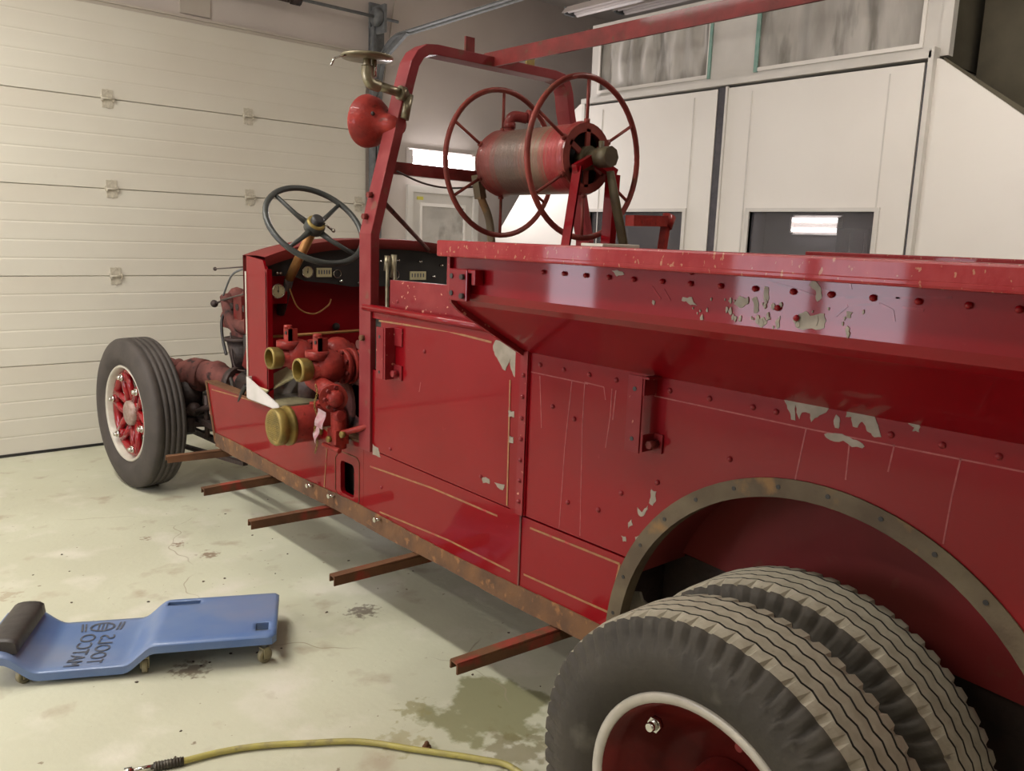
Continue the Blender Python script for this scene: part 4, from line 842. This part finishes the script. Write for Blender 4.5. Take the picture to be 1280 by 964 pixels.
m.tube(bez([(1.68, 2.69, 2.122), (1.645, 2.69, 2.128), (1.632, 2.69, 2.15), (1.63, 2.69, 2.185)], 6), 0.021, n=14).cyl((1.63, 2.69, 2.175), (1.63, 2.69, 2.212), 0.014, n=12)
nb = part(m, 'pipe_bracket', 'nickel')
MB().lathe([(0, 0), (0, 0.09), (0.006, 0.094), (0.010, 0.09), (0.012, 0)], (1.63, 2.69, 2.208), (0, 0, 1), 32).build('mounting_disc', 'nickel', nb)
MB().cyl((1.66, 2.69, 2.15), (1.66, 2.69, 2.208), 0.009, n=8).build('disc_bolt', 'chrome', nb)
MB().tube([(1.545, 2.69, 2.208), (1.50, 2.69, 2.19), (1.487, 2.69, 2.165)], 0.004, n=6).build('cotter_wire', 'chrome', nb)

# ---- hose reel
RC = Vector((2.175, 0, 1.886)); Y0r, Y1r = 2.115, 2.585
def rp(x, y, z): return (RC.x + x, y, RC.z + z)
ax_r = (0, -1, 0)
dr = part(MB().lathe([(-0.0, 0.09), (0.0, 0.120), (0.015, 0.128), (0.03, 0.122), (0.44, 0.122), (0.455, 0.128), (0.47, 0.118)], (RC.x, Y1r, RC.z), ax_r, 48), 'reel_drum', DM, label='hose drum with red ends and a rubbed bare middle')
for yy in (Y0r - 0.002, Y1r + 0.002):
    m = MB()
    m.lathe([(-0.004, 0.090), (0.004, 0.090), (0.004, 0.121), (-0.004, 0.121)], (RC.x, yy, RC.z), ax_r, 32, close=True, smooth=False)
    for k in range(6):
        t = math.radians(30 + 60 * k); m.bar(rp(0.03 * math.cos(t), yy, 0.03 * math.sin(t)), rp(0.10 * math.cos(t), yy, 0.10 * math.sin(t)), 0.02, 0.008, up=(0, 1, 0))
    m.build('end_spider', 'reel_paint', dr)
for yy in (Y0r + 0.05, Y1r - 0.055): MB().cyl(rp(0, yy, 0), rp(0, yy + 0.005, 0), 0.115, n=32).build('dark_inside', 'groove', dr)
MB().cyl(rp(0, Y0r - 0.02, 0), rp(0, Y0r + 0.02, 0), 0.042, n=20).cyl(rp(0, Y0r - 0.09, 0), rp(0, Y0r, 0), 0.026, n=16).cyl(rp(0, Y0r - 0.12, 0), rp(0, Y0r - 0.06, 0), 0.036, n=8).cyl(rp(0.0, Y0r - 0.07, 0), rp(0.0, Y0r - 0.07, 0.055), 0.010, n=8).build('gland_pipe', 'olive', dr)
MB().cyl(rp(0, Y1r + 0.04, 0), rp(0, Y1r - 0.02, 0), 0.036, n=16).cyl(rp(0, Y1r + 0.10, 0), rp(0, Y1r + 0.03, 0), 0.024, n=12).cyl(rp(0, Y1r + 0.08, 0), rp(0, Y1r + 0.06, 0), 0.04, n=10).build('gland_pipe', 'dusty_red_iron', dr)
MB().tube(bez([rp(-0.01, Y1r - 0.06, 0.115), rp(-0.01, Y1r - 0.06, 0.155), rp(0.005, Y1r - 0.07, 0.175), rp(0.05, Y1r - 0.09, 0.172)], 6), 0.021, n=12).cyl(rp(-0.01, Y1r - 0.06, 0.13), rp(-0.01, Y1r - 0.06, 0.15), 0.024, n=12).cyl(rp(0.05, Y1r - 0.09, 0.18), rp(0.068, Y1r - 0.096, 0.178), 0.025, n=12).build('hose_elbow', 'red_dull', dr)
RW = 0.277
for yy in (Y0r + 0.005, Y1r - 0.01):
    wv = part(MB().tube([rp(RW * math.cos(t), yy, RW * math.sin(t)) for t in [2 * PI * i / 56 for i in range(56)]], 0.0105, n=10, closed=True), 'reel_wheel', 'reel_paint')
    for k in range(6):
        t = math.radians(30 + 60 * k)
        MB().cyl(rp(0.12 * math.cos(t), yy, 0.12 * math.sin(t)), rp(RW * math.cos(t), yy, RW * math.sin(t)), 0.006, n=8).cyl(rp(0.118 * math.cos(t), yy, 0.118 * math.sin(t)), rp(0.135 * math.cos(t), yy, 0.135 * math.sin(t)), 0.011, n=6).build('spoke', 'reel_paint', wv)
# A frames
part(MB().bar((2.085, Y0r - 0.05, 1.85), (2.03, Y0r - 0.05, 1.50), 0.008, 0.04, up=(0, 1, 0)).bar((2.085, Y0r - 0.05, 1.85), (2.03, Y0r - 0.05, 1.50), 0.04, 0.006, up=(1, 0, 0)).bar((2.07, Y0r - 0.05, 1.84), (2.17, Y0r - 0.04, 1.885), 0.02, 0.03), 'reel_stand_leg', 'red')
part(MB().bar((2.275, Y0r - 0.04, 1.835), (2.265, Y0r - 0.04, 1.50), 0.03, 0.045, up=(0, 1, 0)).bar((2.17, Y0r - 0.04, 1.88), (2.28, Y0r - 0.04, 1.84), 0.03, 0.03), 'reel_stand_leg', 'red')
part(MB().tube([(2.205, Y0r - 0.09, 1.84), (2.24, Y0r - 0.09, 1.74), (2.285, Y0r - 0.09, 1.62), (2.33, Y0r - 0.09, 1.50)], [0.018, 0.022, 0.022, 0.022], n=8, flat=0.5), 'crank_arm', 'olive')
part(MB().bar((2.10, Y1r + 0.05, 1.84), (2.12, Y1r + 0.05, 1.75), 0.03, 0.04, up=(0, 1, 0)).tube(bez([(2.10, Y1r + 0.05, 1.84), (2.12, Y1r + 0.05, 1.76), (2.17, Y1r + 0.05, 1.66), (2.19, Y1r + 0.05, 1.50)]), 0.022, n=8, flat=0.5), 'reel_stand_leg', 'rust_grey')
part(MB().bar((2.27, 1.98, 1.675), (2.46, 1.98, 1.68), 0.04, 0.038).cyl((2.47, 1.98, 1.66), (2.49, 1.98, 1.70), 0.026, n=12).bar((2.475, 1.98, 1.69), (2.45, 1.98, 1.50), 0.02, 0.03, up=(0, 1, 0)), 'brake_bracket', 'red_orange')
part(MB().box(2.05, 2.24, 1.90, 2.0, 1.50, 1.592), 'deck_box', 'white_rim', bevel=0.004)

# ---- pump and its pipes
def pipe(x0, x1, y, z, r, m_): m_.cyl((x0, y, z), (x1, y, z), r, n=20)
def valve(x, y, z, name_l):
    m = MB().cyl((x + 0.05, y, z), (x + 0.42, y, z + 0.005), 0.042, n=20).ball((x + 0.14, y, z + 0.005), 0.075, 18, (0.95, 1, 1)).cyl((x + 0.20, y, z), (x + 0.225, y, z), 0.074, n=18).cyl((x + 0.235, y, z), (x + 0.26, y, z), 0.078, n=18).ball((x + 0.34, y, z + 0.01), 0.07, 16, (1.1, 1, 1))
    m.cyl((x + 0.09, y, z + 0.04), (x + 0.09, y, z + 0.075), 0.05, n=16)
    v = part(m, 'discharge_valve', 'red_orange', label=name_l)
    MB().lathe([(0.0, 0.040), (0.0, 0.048), (0.008, 0.05), (0.05, 0.047), (0.055, 0.042), (0.05, 0.036), (0.0, 0.040)], (x, y, z), (1, 0, 0), 28).cyl((x + 0.045, y, z), (x + 0.05, y, z), 0.036, n=20).build('brass_nozzle', 'brass', v)
    MB().box(x + 0.085, x + 0.10, y - 0.028, y + 0.028, z + 0.06, z + 0.135).box(x + 0.085, x + 0.125, y - 0.028, y - 0.015, z + 0.06, z + 0.13).cyl((x + 0.092, y, z + 0.13), (x + 0.092, y, z + 0.145), 0.018, n=10).build('lever_yoke', 'red_orange', v)
    MB().cyl((x + 0.084, y, z + 0.11), (x + 0.08, y, z + 0.11), 0.008, n=8).build('pin', 'groove', v)
    bm_ = MB().cyl((0, 0, 0), (-0.012, 0, 0), 0.009, n=6).mesh('flange_bolt', 'red_dull')
    for k in range(8):
        t = k * PI / 4 + 0.3; o = link('flange_bolt', bm_, v); o.location = (x + 0.20 - XC, y + 0.066 * math.cos(t) - 2.4, z + 0.066 * math.sin(t))
valve(1.590, 3.44, 1.037, 'farther of the two brass ended outlet valves'); valve(1.555, 3.10, 1.035, 'nearer of the two brass ended outlet valves')
# big suction inlet with strainer
si = part(MB().lathe([(0.04, 0.070), (0.05, 0.078), (0.20, 0.078), (0.24, 0.074), (0.26, 0.084), (0.29, 0.084), (0.30, 0.07), (0.52, 0.07)], (1.475, 3.15, 0.795), (1, 0, 0), 32).ball((1.72, 3.15, 0.84), 0.06, 14).box(1.66, 1.74, 3.13, 3.20, 0.83, 0.875), 'suction_inlet', 'red_orange', label='large red suction pipe with olive strainer end')
MB().lathe([(-0.005, 0.060), (-0.008, 0.072), (0.0, 0.078), (0.03, 0.079), (0.036, 0.072), (0.05, 0.084), (0.065, 0.084), (0.068, 0.07)], (1.475, 3.15, 0.795), (1, 0, 0), 32).build('collar', 'brass', si)
MB().cyl((1.477, 3.15, 0.795), (1.48, 3.15, 0.795), 0.066, n=24).build('strainer_shade', 'groove', si)  # dark disc painted in as the shade between the strainer bars
sc_ = MB()
for k in range(-7, 8):
    h_ = math.sqrt(max(0, 0.062 ** 2 - (k * 0.008) ** 2))
    sc_.box(1.470, 1.476, 3.15 + k * 0.008 - 0.0022, 3.15 + k * 0.008 + 0.0022, 0.795 - h_, 0.795 + h_); sc_.box(1.469, 1.474, 3.15 - h_, 3.15 + h_, 0.795 + k * 0.008 - 0.0022, 0.795 + k * 0.008 + 0.0022)
sc_.build('strainer', 'brass', si)
# flanged pipe toward the rear
fp = part(MB().cyl((1.665, 3.18, 0.975), (1.62, 2.90, 0.957), 0.036, n=20).cyl((1.60, 2.885, 0.955), (1.59, 2.865, 0.953), 0.056, n=24).ball((1.595, 2.86, 0.953), 0.036, 14), 'flanged_pipe', 'red_orange')
for k in range(8):
    t = k * PI / 4; MB().cyl((1.597 + 0.045 * math.cos(t), 2.868, 0.954 + 0.045 * math.sin(t)), (1.595 + 0.045 * math.cos(t), 2.852, 0.953 + 0.045 * math.sin(t)), 0.008, n=6).build('flange_bolt', 'red_dull', fp)
part(MB().box(1.80, 2.50, 2.95, 3.41, 0.70, 0.98).cyl((1.78, 3.2, 0.86), (1.84, 3.2, 0.86), 0.15, n=24).cyl((1.80, 3.02, 0.90), (1.84, 3.02, 0.90), 0.10, n=20), 'pump_body', 'dusty_red_iron', bevel=0.02)
part(MB().cyl((1.66, 3.29, 0.93), (1.74, 3.24, 0.92), 0.05, n=18).cyl((1.70, 3.32, 0.90), (1.70, 3.32, 1.0), 0.03, n=10), 'dark_pipe_mouth', 'grease')
part(MB().box(1.80, 2.45, 2.80, 3.10, 1.02, 1.05).tube(bez([(1.80, 2.86, 1.12), (1.9, 2.86, 1.13), (2.1, 2.9, 1.10), (2.3, 2.9, 1.12)]), 0.02, n=8).tube(bez([(1.78, 3.0, 1.14), (1.95, 3.0, 1.15), (2.3, 3.0, 1.12)]), 0.02, n=8), 'valve_linkage', 'dusty_red_iron')
part(MB().tube([(1.70, 3.68, 1.10), (2.9, 3.68, 1.12)], 0.008, n=6), 'brass_line', 'brass_pole')
# small drain valve cluster
dv = part(MB().cyl((1.60, 2.87, 0.88), (1.60, 2.82, 0.89), 0.022, n=12).box(1.58, 1.64, 2.83, 2.90, 0.77, 0.83).cyl((1.61, 2.86, 0.75), (1.61, 2.86, 0.90), 0.032, n=14).cyl((1.58, 2.93, 0.755), (1.58, 2.80, 0.755), 0.011, n=8).cyl((1.60, 2.82, 0.82), (1.66, 2.72, 0.86), 0.012, n=8), 'drain_valve', 'red_orange', bevel=0.004)
for p, q in (((1.565, 2.93, 0.80), (1.565, 2.93, 0.83)), ((1.565, 2.87, 0.79), (1.58, 2.87, 0.79)), ((1.585, 2.80, 0.82), (1.60, 2.80, 0.82))): MB().cyl(p, q, 0.013, n=6).build('hex_nut', 'brass', dv)
ch = MB()
for k in range(34):
    z = 1.0 - k * 0.0082; x = 1.545 + 0.006 * math.sin(k * 0.5)
    ch.tube([(x + (0.004 if k % 2 else 0) * math.cos(t), 2.925 + (0.004 if k % 2 == 0 else 0.001) * math.cos(t), z + 0.0055 * math.sin(t)) for t in [2 * PI * i / 8 for i in range(8)]], 0.0014, n=4, closed=True)
part(ch, 'chain', 'brass', kind='stuff')

# ---- wheels
def tyre(front, name_mats):
    Rt = 0.462 if front else 0.452
    if front:
        prof = [(-0.085, 0.297), (-0.104, 0.32), (-0.112, 0.36), (-0.108, 0.40), (-0.098, 0.435), (-0.088, 0.452), (-0.078, 0.459)]
        mids = []
        for k in range(5):
            a = -0.078 + k * 0.0335
            if k: mids += [(a, 0.461), (a + 0.0015, 0.448), (a + 0.0055, 0.448), (a + 0.007, 0.461)]
        prof += mids + [(0.078, 0.459), (0.088, 0.452), (0.098, 0.435), (0.108, 0.40), (0.112, 0.36), (0.104, 0.32), (0.085, 0.297)]
        m = MB().lathe(prof, (0, 0, 0), (1, 0, 0), 96); return m.mesh('tyre', 'rubber')
    n = 384
    prof = [(-0.075, 0.262), (-0.098, 0.28), (-0.112, 0.31), (-0.116, 0.34), (-0.113, 0.365), (-0.110, 0.372), (-0.104, 0.405), (-0.099, 0.421), (-0.090, 0.429)]
    i0 = len(prof); gr = []
    edges = [-0.090]
    for k in range(4):
        a = -0.090 + 0.036 * (k + 1)
        prof += [(a - 0.0030, 0.4345), (a - 0.0022, 0.422), (a + 0.0022, 0.422), (a + 0.0030, 0.4345)]
        gr.append(len(prof) - 4)
    prof += [(0.090, 0.429), (0.099, 0.421), (0.104, 0.405), (0.110, 0.372), (0.113, 0.365), (0.116, 0.34), (0.112, 0.31), (0.098, 0.28), (0.075, 0.262)]
    np_ = len(prof); i1 = np_ - 9
    K = 64
    def fn(j, a, r, t):
        ph = (t / (2 * PI) * K) % 1.0
        tri = abs(ph * 2 - 1) * 2 - 1
        if i0 <= j < i1: a = a + 0.0034 * tri
        if j in (6, 7, 8, i1, i1 + 1, i1 + 2):
            lug = ph < 0.30
            if lug: r -= (0.006 if j in (8, i1) else 0.015 if j in (7, i1 + 1) else 0.010); a *= 0.94
        if j in (4, 5, np_ - 6, np_ - 5):
            r += 0.010 * (1 if ph < 0.3 else -0.2 * 0); 
            if ph < 0.3 and j in (5, np_ - 6): a *= 0.955
        return a, r
    mis = []
    for j in range(np_ - 1):
        if i0 - 1 <= j < i1:
            q = (j - i0) % 4
            mis.append(1 if (j == i0 - 1 or q == 3) else 2)
        else: mis.append(0)
    m = MB().lathe(prof, (0, 0, 0), (1, 0, 0), n, fn, mis)
    for f in m.b.faces:
        if f.material_index: f.smooth = False
    return m.mesh('tyre', ['rubber_rear', 'tread', 'groove'])
RT = tyre(False, None); FT = tyre(True, None)
lug_me = MB().cyl((0, 0, 0), (-0.014, 0, 0), 0.017, n=6).cyl((-0.014, 0, 0), (-0.03, 0, 0), 0.012, 0.009, n=12).mesh('lug_nut', 'chrome')
lug_red = MB().cyl((0, 0, 0), (-0.014, 0, 0), 0.017, n=6).cyl((-0.014, 0, 0), (-0.03, 0, 0), 0.012, 0.009, n=12).mesh('lug_nut', 'red_faded')
def wheel_front(loc, rz):
    # wheel centre disc is the part; everything in its own frame, axle along x, outside is -x
    m = MB().lathe([(-0.055, 0.0), (-0.055, 0.055), (-0.045, 0.085), (-0.01, 0.10), (0.05, 0.11), (0.05, 0.0)], (0, 0, 0), (1, 0, 0), 32)
    for k in range(6):
        t = math.radians(15 + 60 * k); c, s = math.cos(t), math.sin(t)
        for o_ in (-0.045, 0.045):
            m.tube([(-0.03, 0.08 * c - o_ * s * 0.8, 0.08 * s + o_ * c * 0.8), (-0.045, 0.16 * c - o_ * s * 0.9, 0.16 * s + o_ * c * 0.9), (-0.045, 0.245 * c - o_ * s * 0.6, 0.245 * s + o_ * c * 0.6)], [0.027, 0.021, 0.025], n=8)
        m.ball((-0.045, 0.225 * c, 0.225 * s), 0.036, 10)
    m.lathe([(-0.050, 0.273), (-0.062, 0.262), (-0.060, 0.240), (-0.035, 0.222), (0.0, 0.225), (0.0, 0.262)], (0, 0, 0), (1, 0, 0), 40)
    me = m.mesh('wheel', 'red_wheel')
    w_ = link('wheel', me, T); w_.location = Vector(loc) - Vector(T.location); w_.rotation_euler = (0, 0, rz); ORG[w_.name] = (0, 0, 0)
    link('tyre', FT, w_)
    link('rim', FRIM, w_); link('hub_cap', FCAP, w_)
    for k in range(6):
        t = math.radians(15 + 60 * k); o = link('lug_nut', lug_me, w_); o.location = (-0.070, 0.222 * math.cos(t), 0.222 * math.sin(t)); o.scale = (1.1, 1.35, 1.35)
    return w_
FRIM = MB().lathe([(-0.088, 0.298), (-0.095, 0.292), (-0.092, 0.284), (-0.084, 0.279), (-0.045, 0.272), (0.0, 0.262), (0.07, 0.272), (0.09, 0.298), (0.0, 0.30)], (0, 0, 0), (1, 0, 0), 56, close=True).mesh('rim', 'white_rim')
FCAP = MB().lathe([(-0.05, 0.078), (-0.068, 0.076), (-0.075, 0.066), (-0.076, 0)], (0, 0, 0), (1, 0, 0), 32).mesh('hub_cap', 'grey_cap')
RRIM = MB().lathe([(-0.080, 0.274), (-0.092, 0.272), (-0.095, 0.268), (-0.091, 0.250), (-0.082, 0.248), (-0.05, 0.250), (0.0, 0.25), (0.07, 0.25), (0.085, 0.27), (0.0, 0.275)], (0, 0, 0), (1, 0, 0), 64, close=True).mesh('rim', 'white_rim')
def wheel_rear(loc, rz, outer=True):
    s = 1 if outer else -1
    m = MB().lathe([(-0.085, 0.2495), (-0.086, 0.246), (-0.05, 0.232), (-0.03, 0.21), (0.03 * s, 0.17), (0.055 * s, 0.14), (0.055 * s, 0.0), (0.07 * s, 0.0), (0.07 * s, 0.15), (0.04 * s, 0.19), (-0.02, 0.235), (-0.04, 0.249)], (0, 0, 0), (1, 0, 0), 48)
    me = m.mesh('wheel', 'red_dish')
    w_ = link('wheel', me, T); w_.location = Vector(loc) - Vector(T.location); w_.rotation_euler = (0, 0, rz); ORG[w_.name] = (0, 0, 0)
    link('tyre', RT, w_); link('rim', RRIM, w_)
    if outer:
        MB().lathe([(0.05, 0.09), (-0.06, 0.08), (-0.10, 0.06), (-0.105, 0)], (0, 0, 0), (1, 0, 0), 24).build('hub', 'red_dish', w_)
        for k in range(6):
            t = math.radians(60 * k + 108); o = link('lug_nut', lug_me if k == 5 else lug_red, w_); o.location = (-0.045 if k == 5 else -0.01, 0.20 * math.cos(t), 0.20 * math.sin(t))
    return w_
wheel_front((1.585, 5.27, 0.462), math.radians(4.9)); wheel_front((mir(1.585), 5.27, 0.462), PI + math.radians(4.9))
RY = 0.866; RZ = 0.4345
wheel_rear((1.378, RY, RZ), 0); wheel_rear((1.65, RY, RZ), 0, False)
wheel_rear((mir(1.378), RY, RZ), PI); wheel_rear((mir(1.65), RY, RZ), PI, False)

# ================================================================== LOOSE THINGS
tray = thing('metal_tray', 'white painted open tray lying in the cab below the valves', 'tray', (1.80, 3.62, 0.791))
m = MB().box(1.64, 1.94, 3.44, 3.79, 0.791, 0.797).box(1.93, 1.937, 3.44, 3.79, 0.797, 0.90).box(1.64, 1.94, 3.785, 3.79, 0.797, 0.90).prism([(3.44, 0.797), (3.79, 0.797), (3.79, 0.90), (3.72, 0.885), (3.46, 0.82)], 0, 1.635, 1.641)
m.build('tray_body', 'white_card', tray)
MB().prism([(1.65, 0.85), (1.93, 0.96), (1.93, 0.968), (1.65, 0.858)], 1, 3.60, 3.78).build('flap', 'cream', tray)
MB().box(1.65, 1.92, 3.46, 3.62, 0.80, 0.812).build('cardboard_piece', 'caster', tray)
for k, (p, rz, lab) in enumerate((((1.54, 2.875, 0.868), 0.3, 'upper pinkish paper tag hanging on the drain valve'), ((1.535, 2.905, 0.805), -0.2, 'lower pinkish paper tag hanging on the drain valve'))):
    rows = [[(0.004 * math.sin(i * 1.3), -0.022 + 0.044 * j / 4 + 0.01 * (i / 5), 0.035 - 0.07 * i / 5 + 0.003 * j) for j in range(5)] for i in range(6)]
    mm = MB().loft(rows, smooth=False)
    r_ = bmesh.ops.solidify(mm.b, geom=mm.b.faces[:], thickness=0.001)
    o = mm.build('paper_tag', 'tag'); o.location = p; o.rotation_euler = (0.2 * k, 0.15, rz); tag(o, lab, 'tag', 'paper tags on the pump')

# creeper
U_ = Vector((-0.889, 0.459, 0)); W_ = Vector((0.459, 0.889, 0)); O_ = Vector((1.256, 2.696, 0))
ang = math.atan2(U_.y, U_.x)   # local x = along the deck to the head end, local y mirrored
cr = thing('mechanics_creeper', 'blue moulded plastic creeper board lying left of the truck', 'creeper', tuple(O_), 0)
def cz(u):
    def ss(a, b_, t): t = max(0, min(1, (t - a) / (b_ - a))); return t * t * (3 - 2 * t)
    return 0.125 - 0.068 * ss(0.42, 0.53, u) + 0.070 * ss(0.80, 0.92, u)
nu, nv = 66, 26; Lc, Wc = 0.995, 0.395
def cpt(u, v, dz=0):
    w0, w1 = 0.0, Wc
    # corner rounding
    cr_ = 0.025
    if u < cr_: k = cr_ - math.sqrt(max(0, cr_ ** 2 - (cr_ - u) ** 2)); w0 += k; w1 -= k
    if u > Lc - cr_: k = cr_ - math.sqrt(max(0, cr_ ** 2 - (u - Lc + cr_) ** 2)); w0 += k; w1 -= k
    wd = w0 + (w1 - w0) * v
    lip = 0.010 * (1 - min(1, min(v, 1 - v) / 0.06)) * -1
    dish = -0.022 * math.sin(PI * v) ** 0.7 * max(0, min(1, (u - 0.42) / 0.12)) * max(0, min(1, (0.92 - u) / 0.1))
    return O_ + U_ * u + W_ * wd + Vector((0, 0, cz(u) + lip + dish + dz))
def hole(u, v):
    w_ = v * Wc
    return (0.305 < u < 0.425 and 0.325 < w_ < 0.355) or (0.03 < u < 0.068 and 0.05 < w_ < 0.11)
m = MB(); top = {}; bot = {}
us = [Lc * i / nu for i in range(nu + 1)]; vs_ = [j / nv for j in range(nv + 1)]
for i, u in enumerate(us):
    for j, v in enumerate(vs_):
        top[i, j] = m.b.verts.new(cpt(u, v)); bot[i, j] = m.b.verts.new(cpt(u, v, -0.028))
solid = {(i, j): not hole((us[i] + us[i + 1]) / 2, (vs_[j] + vs_[j + 1]) / 2) for i in range(nu) for j in range(nv)}
for (i, j), s_ in solid.items():
    if not s_: continue
    f = m.b.faces.new((top[i, j], top[i + 1, j], top[i + 1, j + 1], top[i, j + 1])); f.smooth = True
    f = m.b.faces.new((bot[i, j], bot[i, j + 1], bot[i + 1, j + 1], bot[i + 1, j])); f.smooth = True
    for (di, dj, a, b_) in ((-1, 0, (i, j), (i, j + 1)), (1, 0, (i + 1, j), (i + 1, j + 1)), (0, -1, (i, j), (i + 1, j)), (0, 1, (i, j + 1), (i + 1, j + 1))):
        if not solid.get((i + di, j + dj), False): m.b.faces.new((top[a], top[b_], bot[b_], bot[a]))
loose = [v for v in m.b.verts if not v.link_faces]; bmesh.ops.delete(m.b, geom=loose, context='VERTS')
m.build('deck', 'blue', cr)
rows = []
for i in range(9):
    t = PI * i / 8; rows.append([O_ + U_ * (0.925 - 0.055 * math.cos(t)) + W_ * (0.03 + 0.335 * j / 10) + Vector((0, 0, cz(0.95) - 0.014 + 0.048 * math.sin(t) ** 0.35)) for j in range(11)])
mm = MB().loft(rows); mm.b.faces.ensure_lookup_table()
vv = [[v for v in mm.b.verts][r * 11 + c] for c in (0, 10) for r in range(9)]
mm.b.faces.new(vv[:9]); mm.b.faces.new(vv[9:]); mm.build('headrest_pad', 'pad', cr, label='black vinyl head pad')
fork = MB().box(-0.004, 0.018, -0.016, -0.011, 0.02, 0.062).box(-0.004, 0.018, 0.011, 0.016, 0.02, 0.062).box(-0.008, 0.022, -0.014, 0.014, 0.058, 0.064).mesh('caster', 'caster')
whl = MB().lathe([(-0.010, 0.012), (-0.010, 0.026), (-0.007, 0.029), (0.007, 0.029), (0.010, 0.026), (0.010, 0.012)], (0, 0, 0), (0, 1, 0), 18, close=True).cyl((0, -0.012, 0), (0, 0.012, 0), 0.005, n=8).mesh('wheel', 'caster')
for (u, v, rz) in ((0.05, 0.03, 0.2), (0.46, 0.03, 1.2), (0.86, 0.03, 0.4), (0.05, 0.36, 0.5), (0.46, 0.36, 2.0), (0.86, 0.36, 1.0)):
    p = O_ + U_ * u + W_ * v
    top_z = cz(u) - 0.03
    o = link('caster', fork, cr); o.location = (p.x - O_.x, p.y - O_.y, 0.0); o.rotation_euler = (0, 0, rz)
    q = link('wheel', whl, o); q.location = (0.008, 0, 0.029)
    if top_z > 0.066:
        s_ = MB().cyl((0.008, 0, 0.062), (0.008, 0, top_z + 0.008), 0.009, n=10).mesh('stem', 'steel'); link('stem', s_, o)
def drape(me):
    for v in me.vertices:
        u = v.co.x * U_.x + v.co.y * U_.y; w0 = v.co.x * W_.x + v.co.y * W_.y
        v.co.z = cpt(u, w0 / Wc).z + 0.0022 + (0.0008 if v.normal.z > 0.5 else 0)
def text_mesh(body, size, mats, name, parent, mtx, ext=0.0006):
    cu = bpy.data.curves.new('t', 'FONT'); cu.body = body; cu.size = size; cu.extrude = ext; cu.align_x = 'CENTER'; cu.align_y = 'CENTER'
    o = bpy.data.objects.new('t', cu); COL.objects.link(o)
    bpy.context.view_layer.update()
    me = bpy.data.meshes.new_from_object(o.evaluated_get(bpy.context.evaluated_depsgraph_get())); bpy.data.objects.remove(o)
    me.transform(mtx); drape(me); me.materials.append(M[mats]); return link(name, me, parent)
# lettering runs across the deck, read from the head end
def deck_mtx(u, v, rot=0):
    p = O_ + U_ * u + W_ * v * Wc - Vector(O_)
    z0 = cpt(u, v).z
    return Matrix.Translation((p.x, p.y, z0 + 0.0015)) @ Matrix((( W_.x, -U_.x, 0, 0), (W_.y, -U_.y, 0, 0), (0, 0, 1, 0), (0, 0, 0, 1))) @ Matrix.Rotation(rot, 4, 'Z')
for body, u in (('MATCO', 0.705), ('TOOLS', 0.635)):
    text_mesh(body, 0.076, 'print', 'lettering', cr, deck_mtx(u, 0.40))
lg = deck_mtx(0.665, 0.85)
em = MB()
N_ = 28
for k in range(N_):
    t0, t1 = 2 * PI * k / N_, 2 * PI * (k + 1) / N_
    em.loft([[lg @ Vector((0.030 * math.cos(t) , 0.046 * math.sin(t), 0.001)) for t in (t0, t1)], [lg @ Vector((0.022 * math.cos(t), 0.037 * math.sin(t), 0.001)) for t in (t0, t1)]])
for k in (-1, 0, 1): em.loft([[lg @ Vector((-0.018, k * 0.014 - 0.003, 0.001)), lg @ Vector((0.018, k * 0.014 - 0.003, 0.001))], [lg @ Vector((-0.018, k * 0.014 + 0.003, 0.001)), lg @ Vector((0.018, k * 0.014 + 0.003, 0.001))]])
for s_ in (-1, 1):
    for q in (0.055, 0.068): em.loft([[lg @ Vector((-0.026, s_ * q - 0.004, 0.001)), lg @ Vector((0.026, s_ * (q + 0.008) - 0.004, 0.001))], [lg @ Vector((-0.026, s_ * q + 0.003, 0.001)), lg @ Vector((0.026, s_ * (q + 0.008) + 0.003, 0.001))]])
me = em.mesh('emblem', 'print'); drape(me); link('emblem', me, cr)

# hose
hs = thing('air_hose', 'pale yellow air hose curving across the floor in front of the rear tyre', 'hose', (1.1, 2.2, 0))
hp = [(0.775, 2.322, 0.013), (0.893, 2.295, 0.012), (1.0, 2.248, 0.012), (1.104, 2.182, 0.012), (1.246, 2.082, 0.012), (1.361, 1.939, 0.012), (1.489, 1.777, 0.012), (1.54, 1.68, 0.012), (1.52, 1.50, 0.012), (1.35, 1.30, 0.012), (1.1, 1.1, 0.012), (0.7, 0.8, 0.012)]
MB().tube(bez(hp, 12), 0.0095, n=12).build('hose_body', 'hose', hs)
MB().cyl((0.78, 2.321, 0.013), (0.70, 2.348, 0.013), 0.0125, n=14).build('coupling', 'coupling', hs)
for k in range(9): MB().cyl((0.772 - k * 0.008, 2.3235 + k * 0.0027, 0.013), (0.769 - k * 0.008, 2.3245 + k * 0.0027, 0.013), 0.0142, n=12).build('coupling_rib', 'coupling', hs)
MB().cyl((0.70, 2.348, 0.013), (0.64, 2.368, 0.013), 0.008, n=12).cyl((0.645, 2.366, 0.013), (0.625, 2.373, 0.013), 0.012, n=6).build('steel_plug', 'chrome', hs)
tag(MB().ball((1.403, 1.94, 0.012), 0.011, 10, (0.8, 0.8, 1.1)).cyl((1.403, 1.94, 0.0), (1.403, 1.94, 0.008), 0.014, n=6).build('rusty_nut', 'rust_red'), 'small rusty nut on the floor beside the hose', 'nut')
dm = MB()
for k in range(46):
    x, y = random.uniform(0.2, 2.2), random.uniform(1.6, 4.6)
    r = random.uniform(0.003, 0.008); a = random.uniform(0, PI); n_ = 5
    dm.prism([(x + r * random.uniform(0.5, 1.2) * math.cos(a + 2 * PI * i / n_), y + r * random.uniform(0.5, 1.2) * math.sin(a + 2 * PI * i / n_)) for i in range(n_)], 2, 0, 0.002)
tag(dm.build('floor_grit', 'dirt'), 'dark specks of dirt scattered on the concrete floor', 'dirt', kind='stuff')
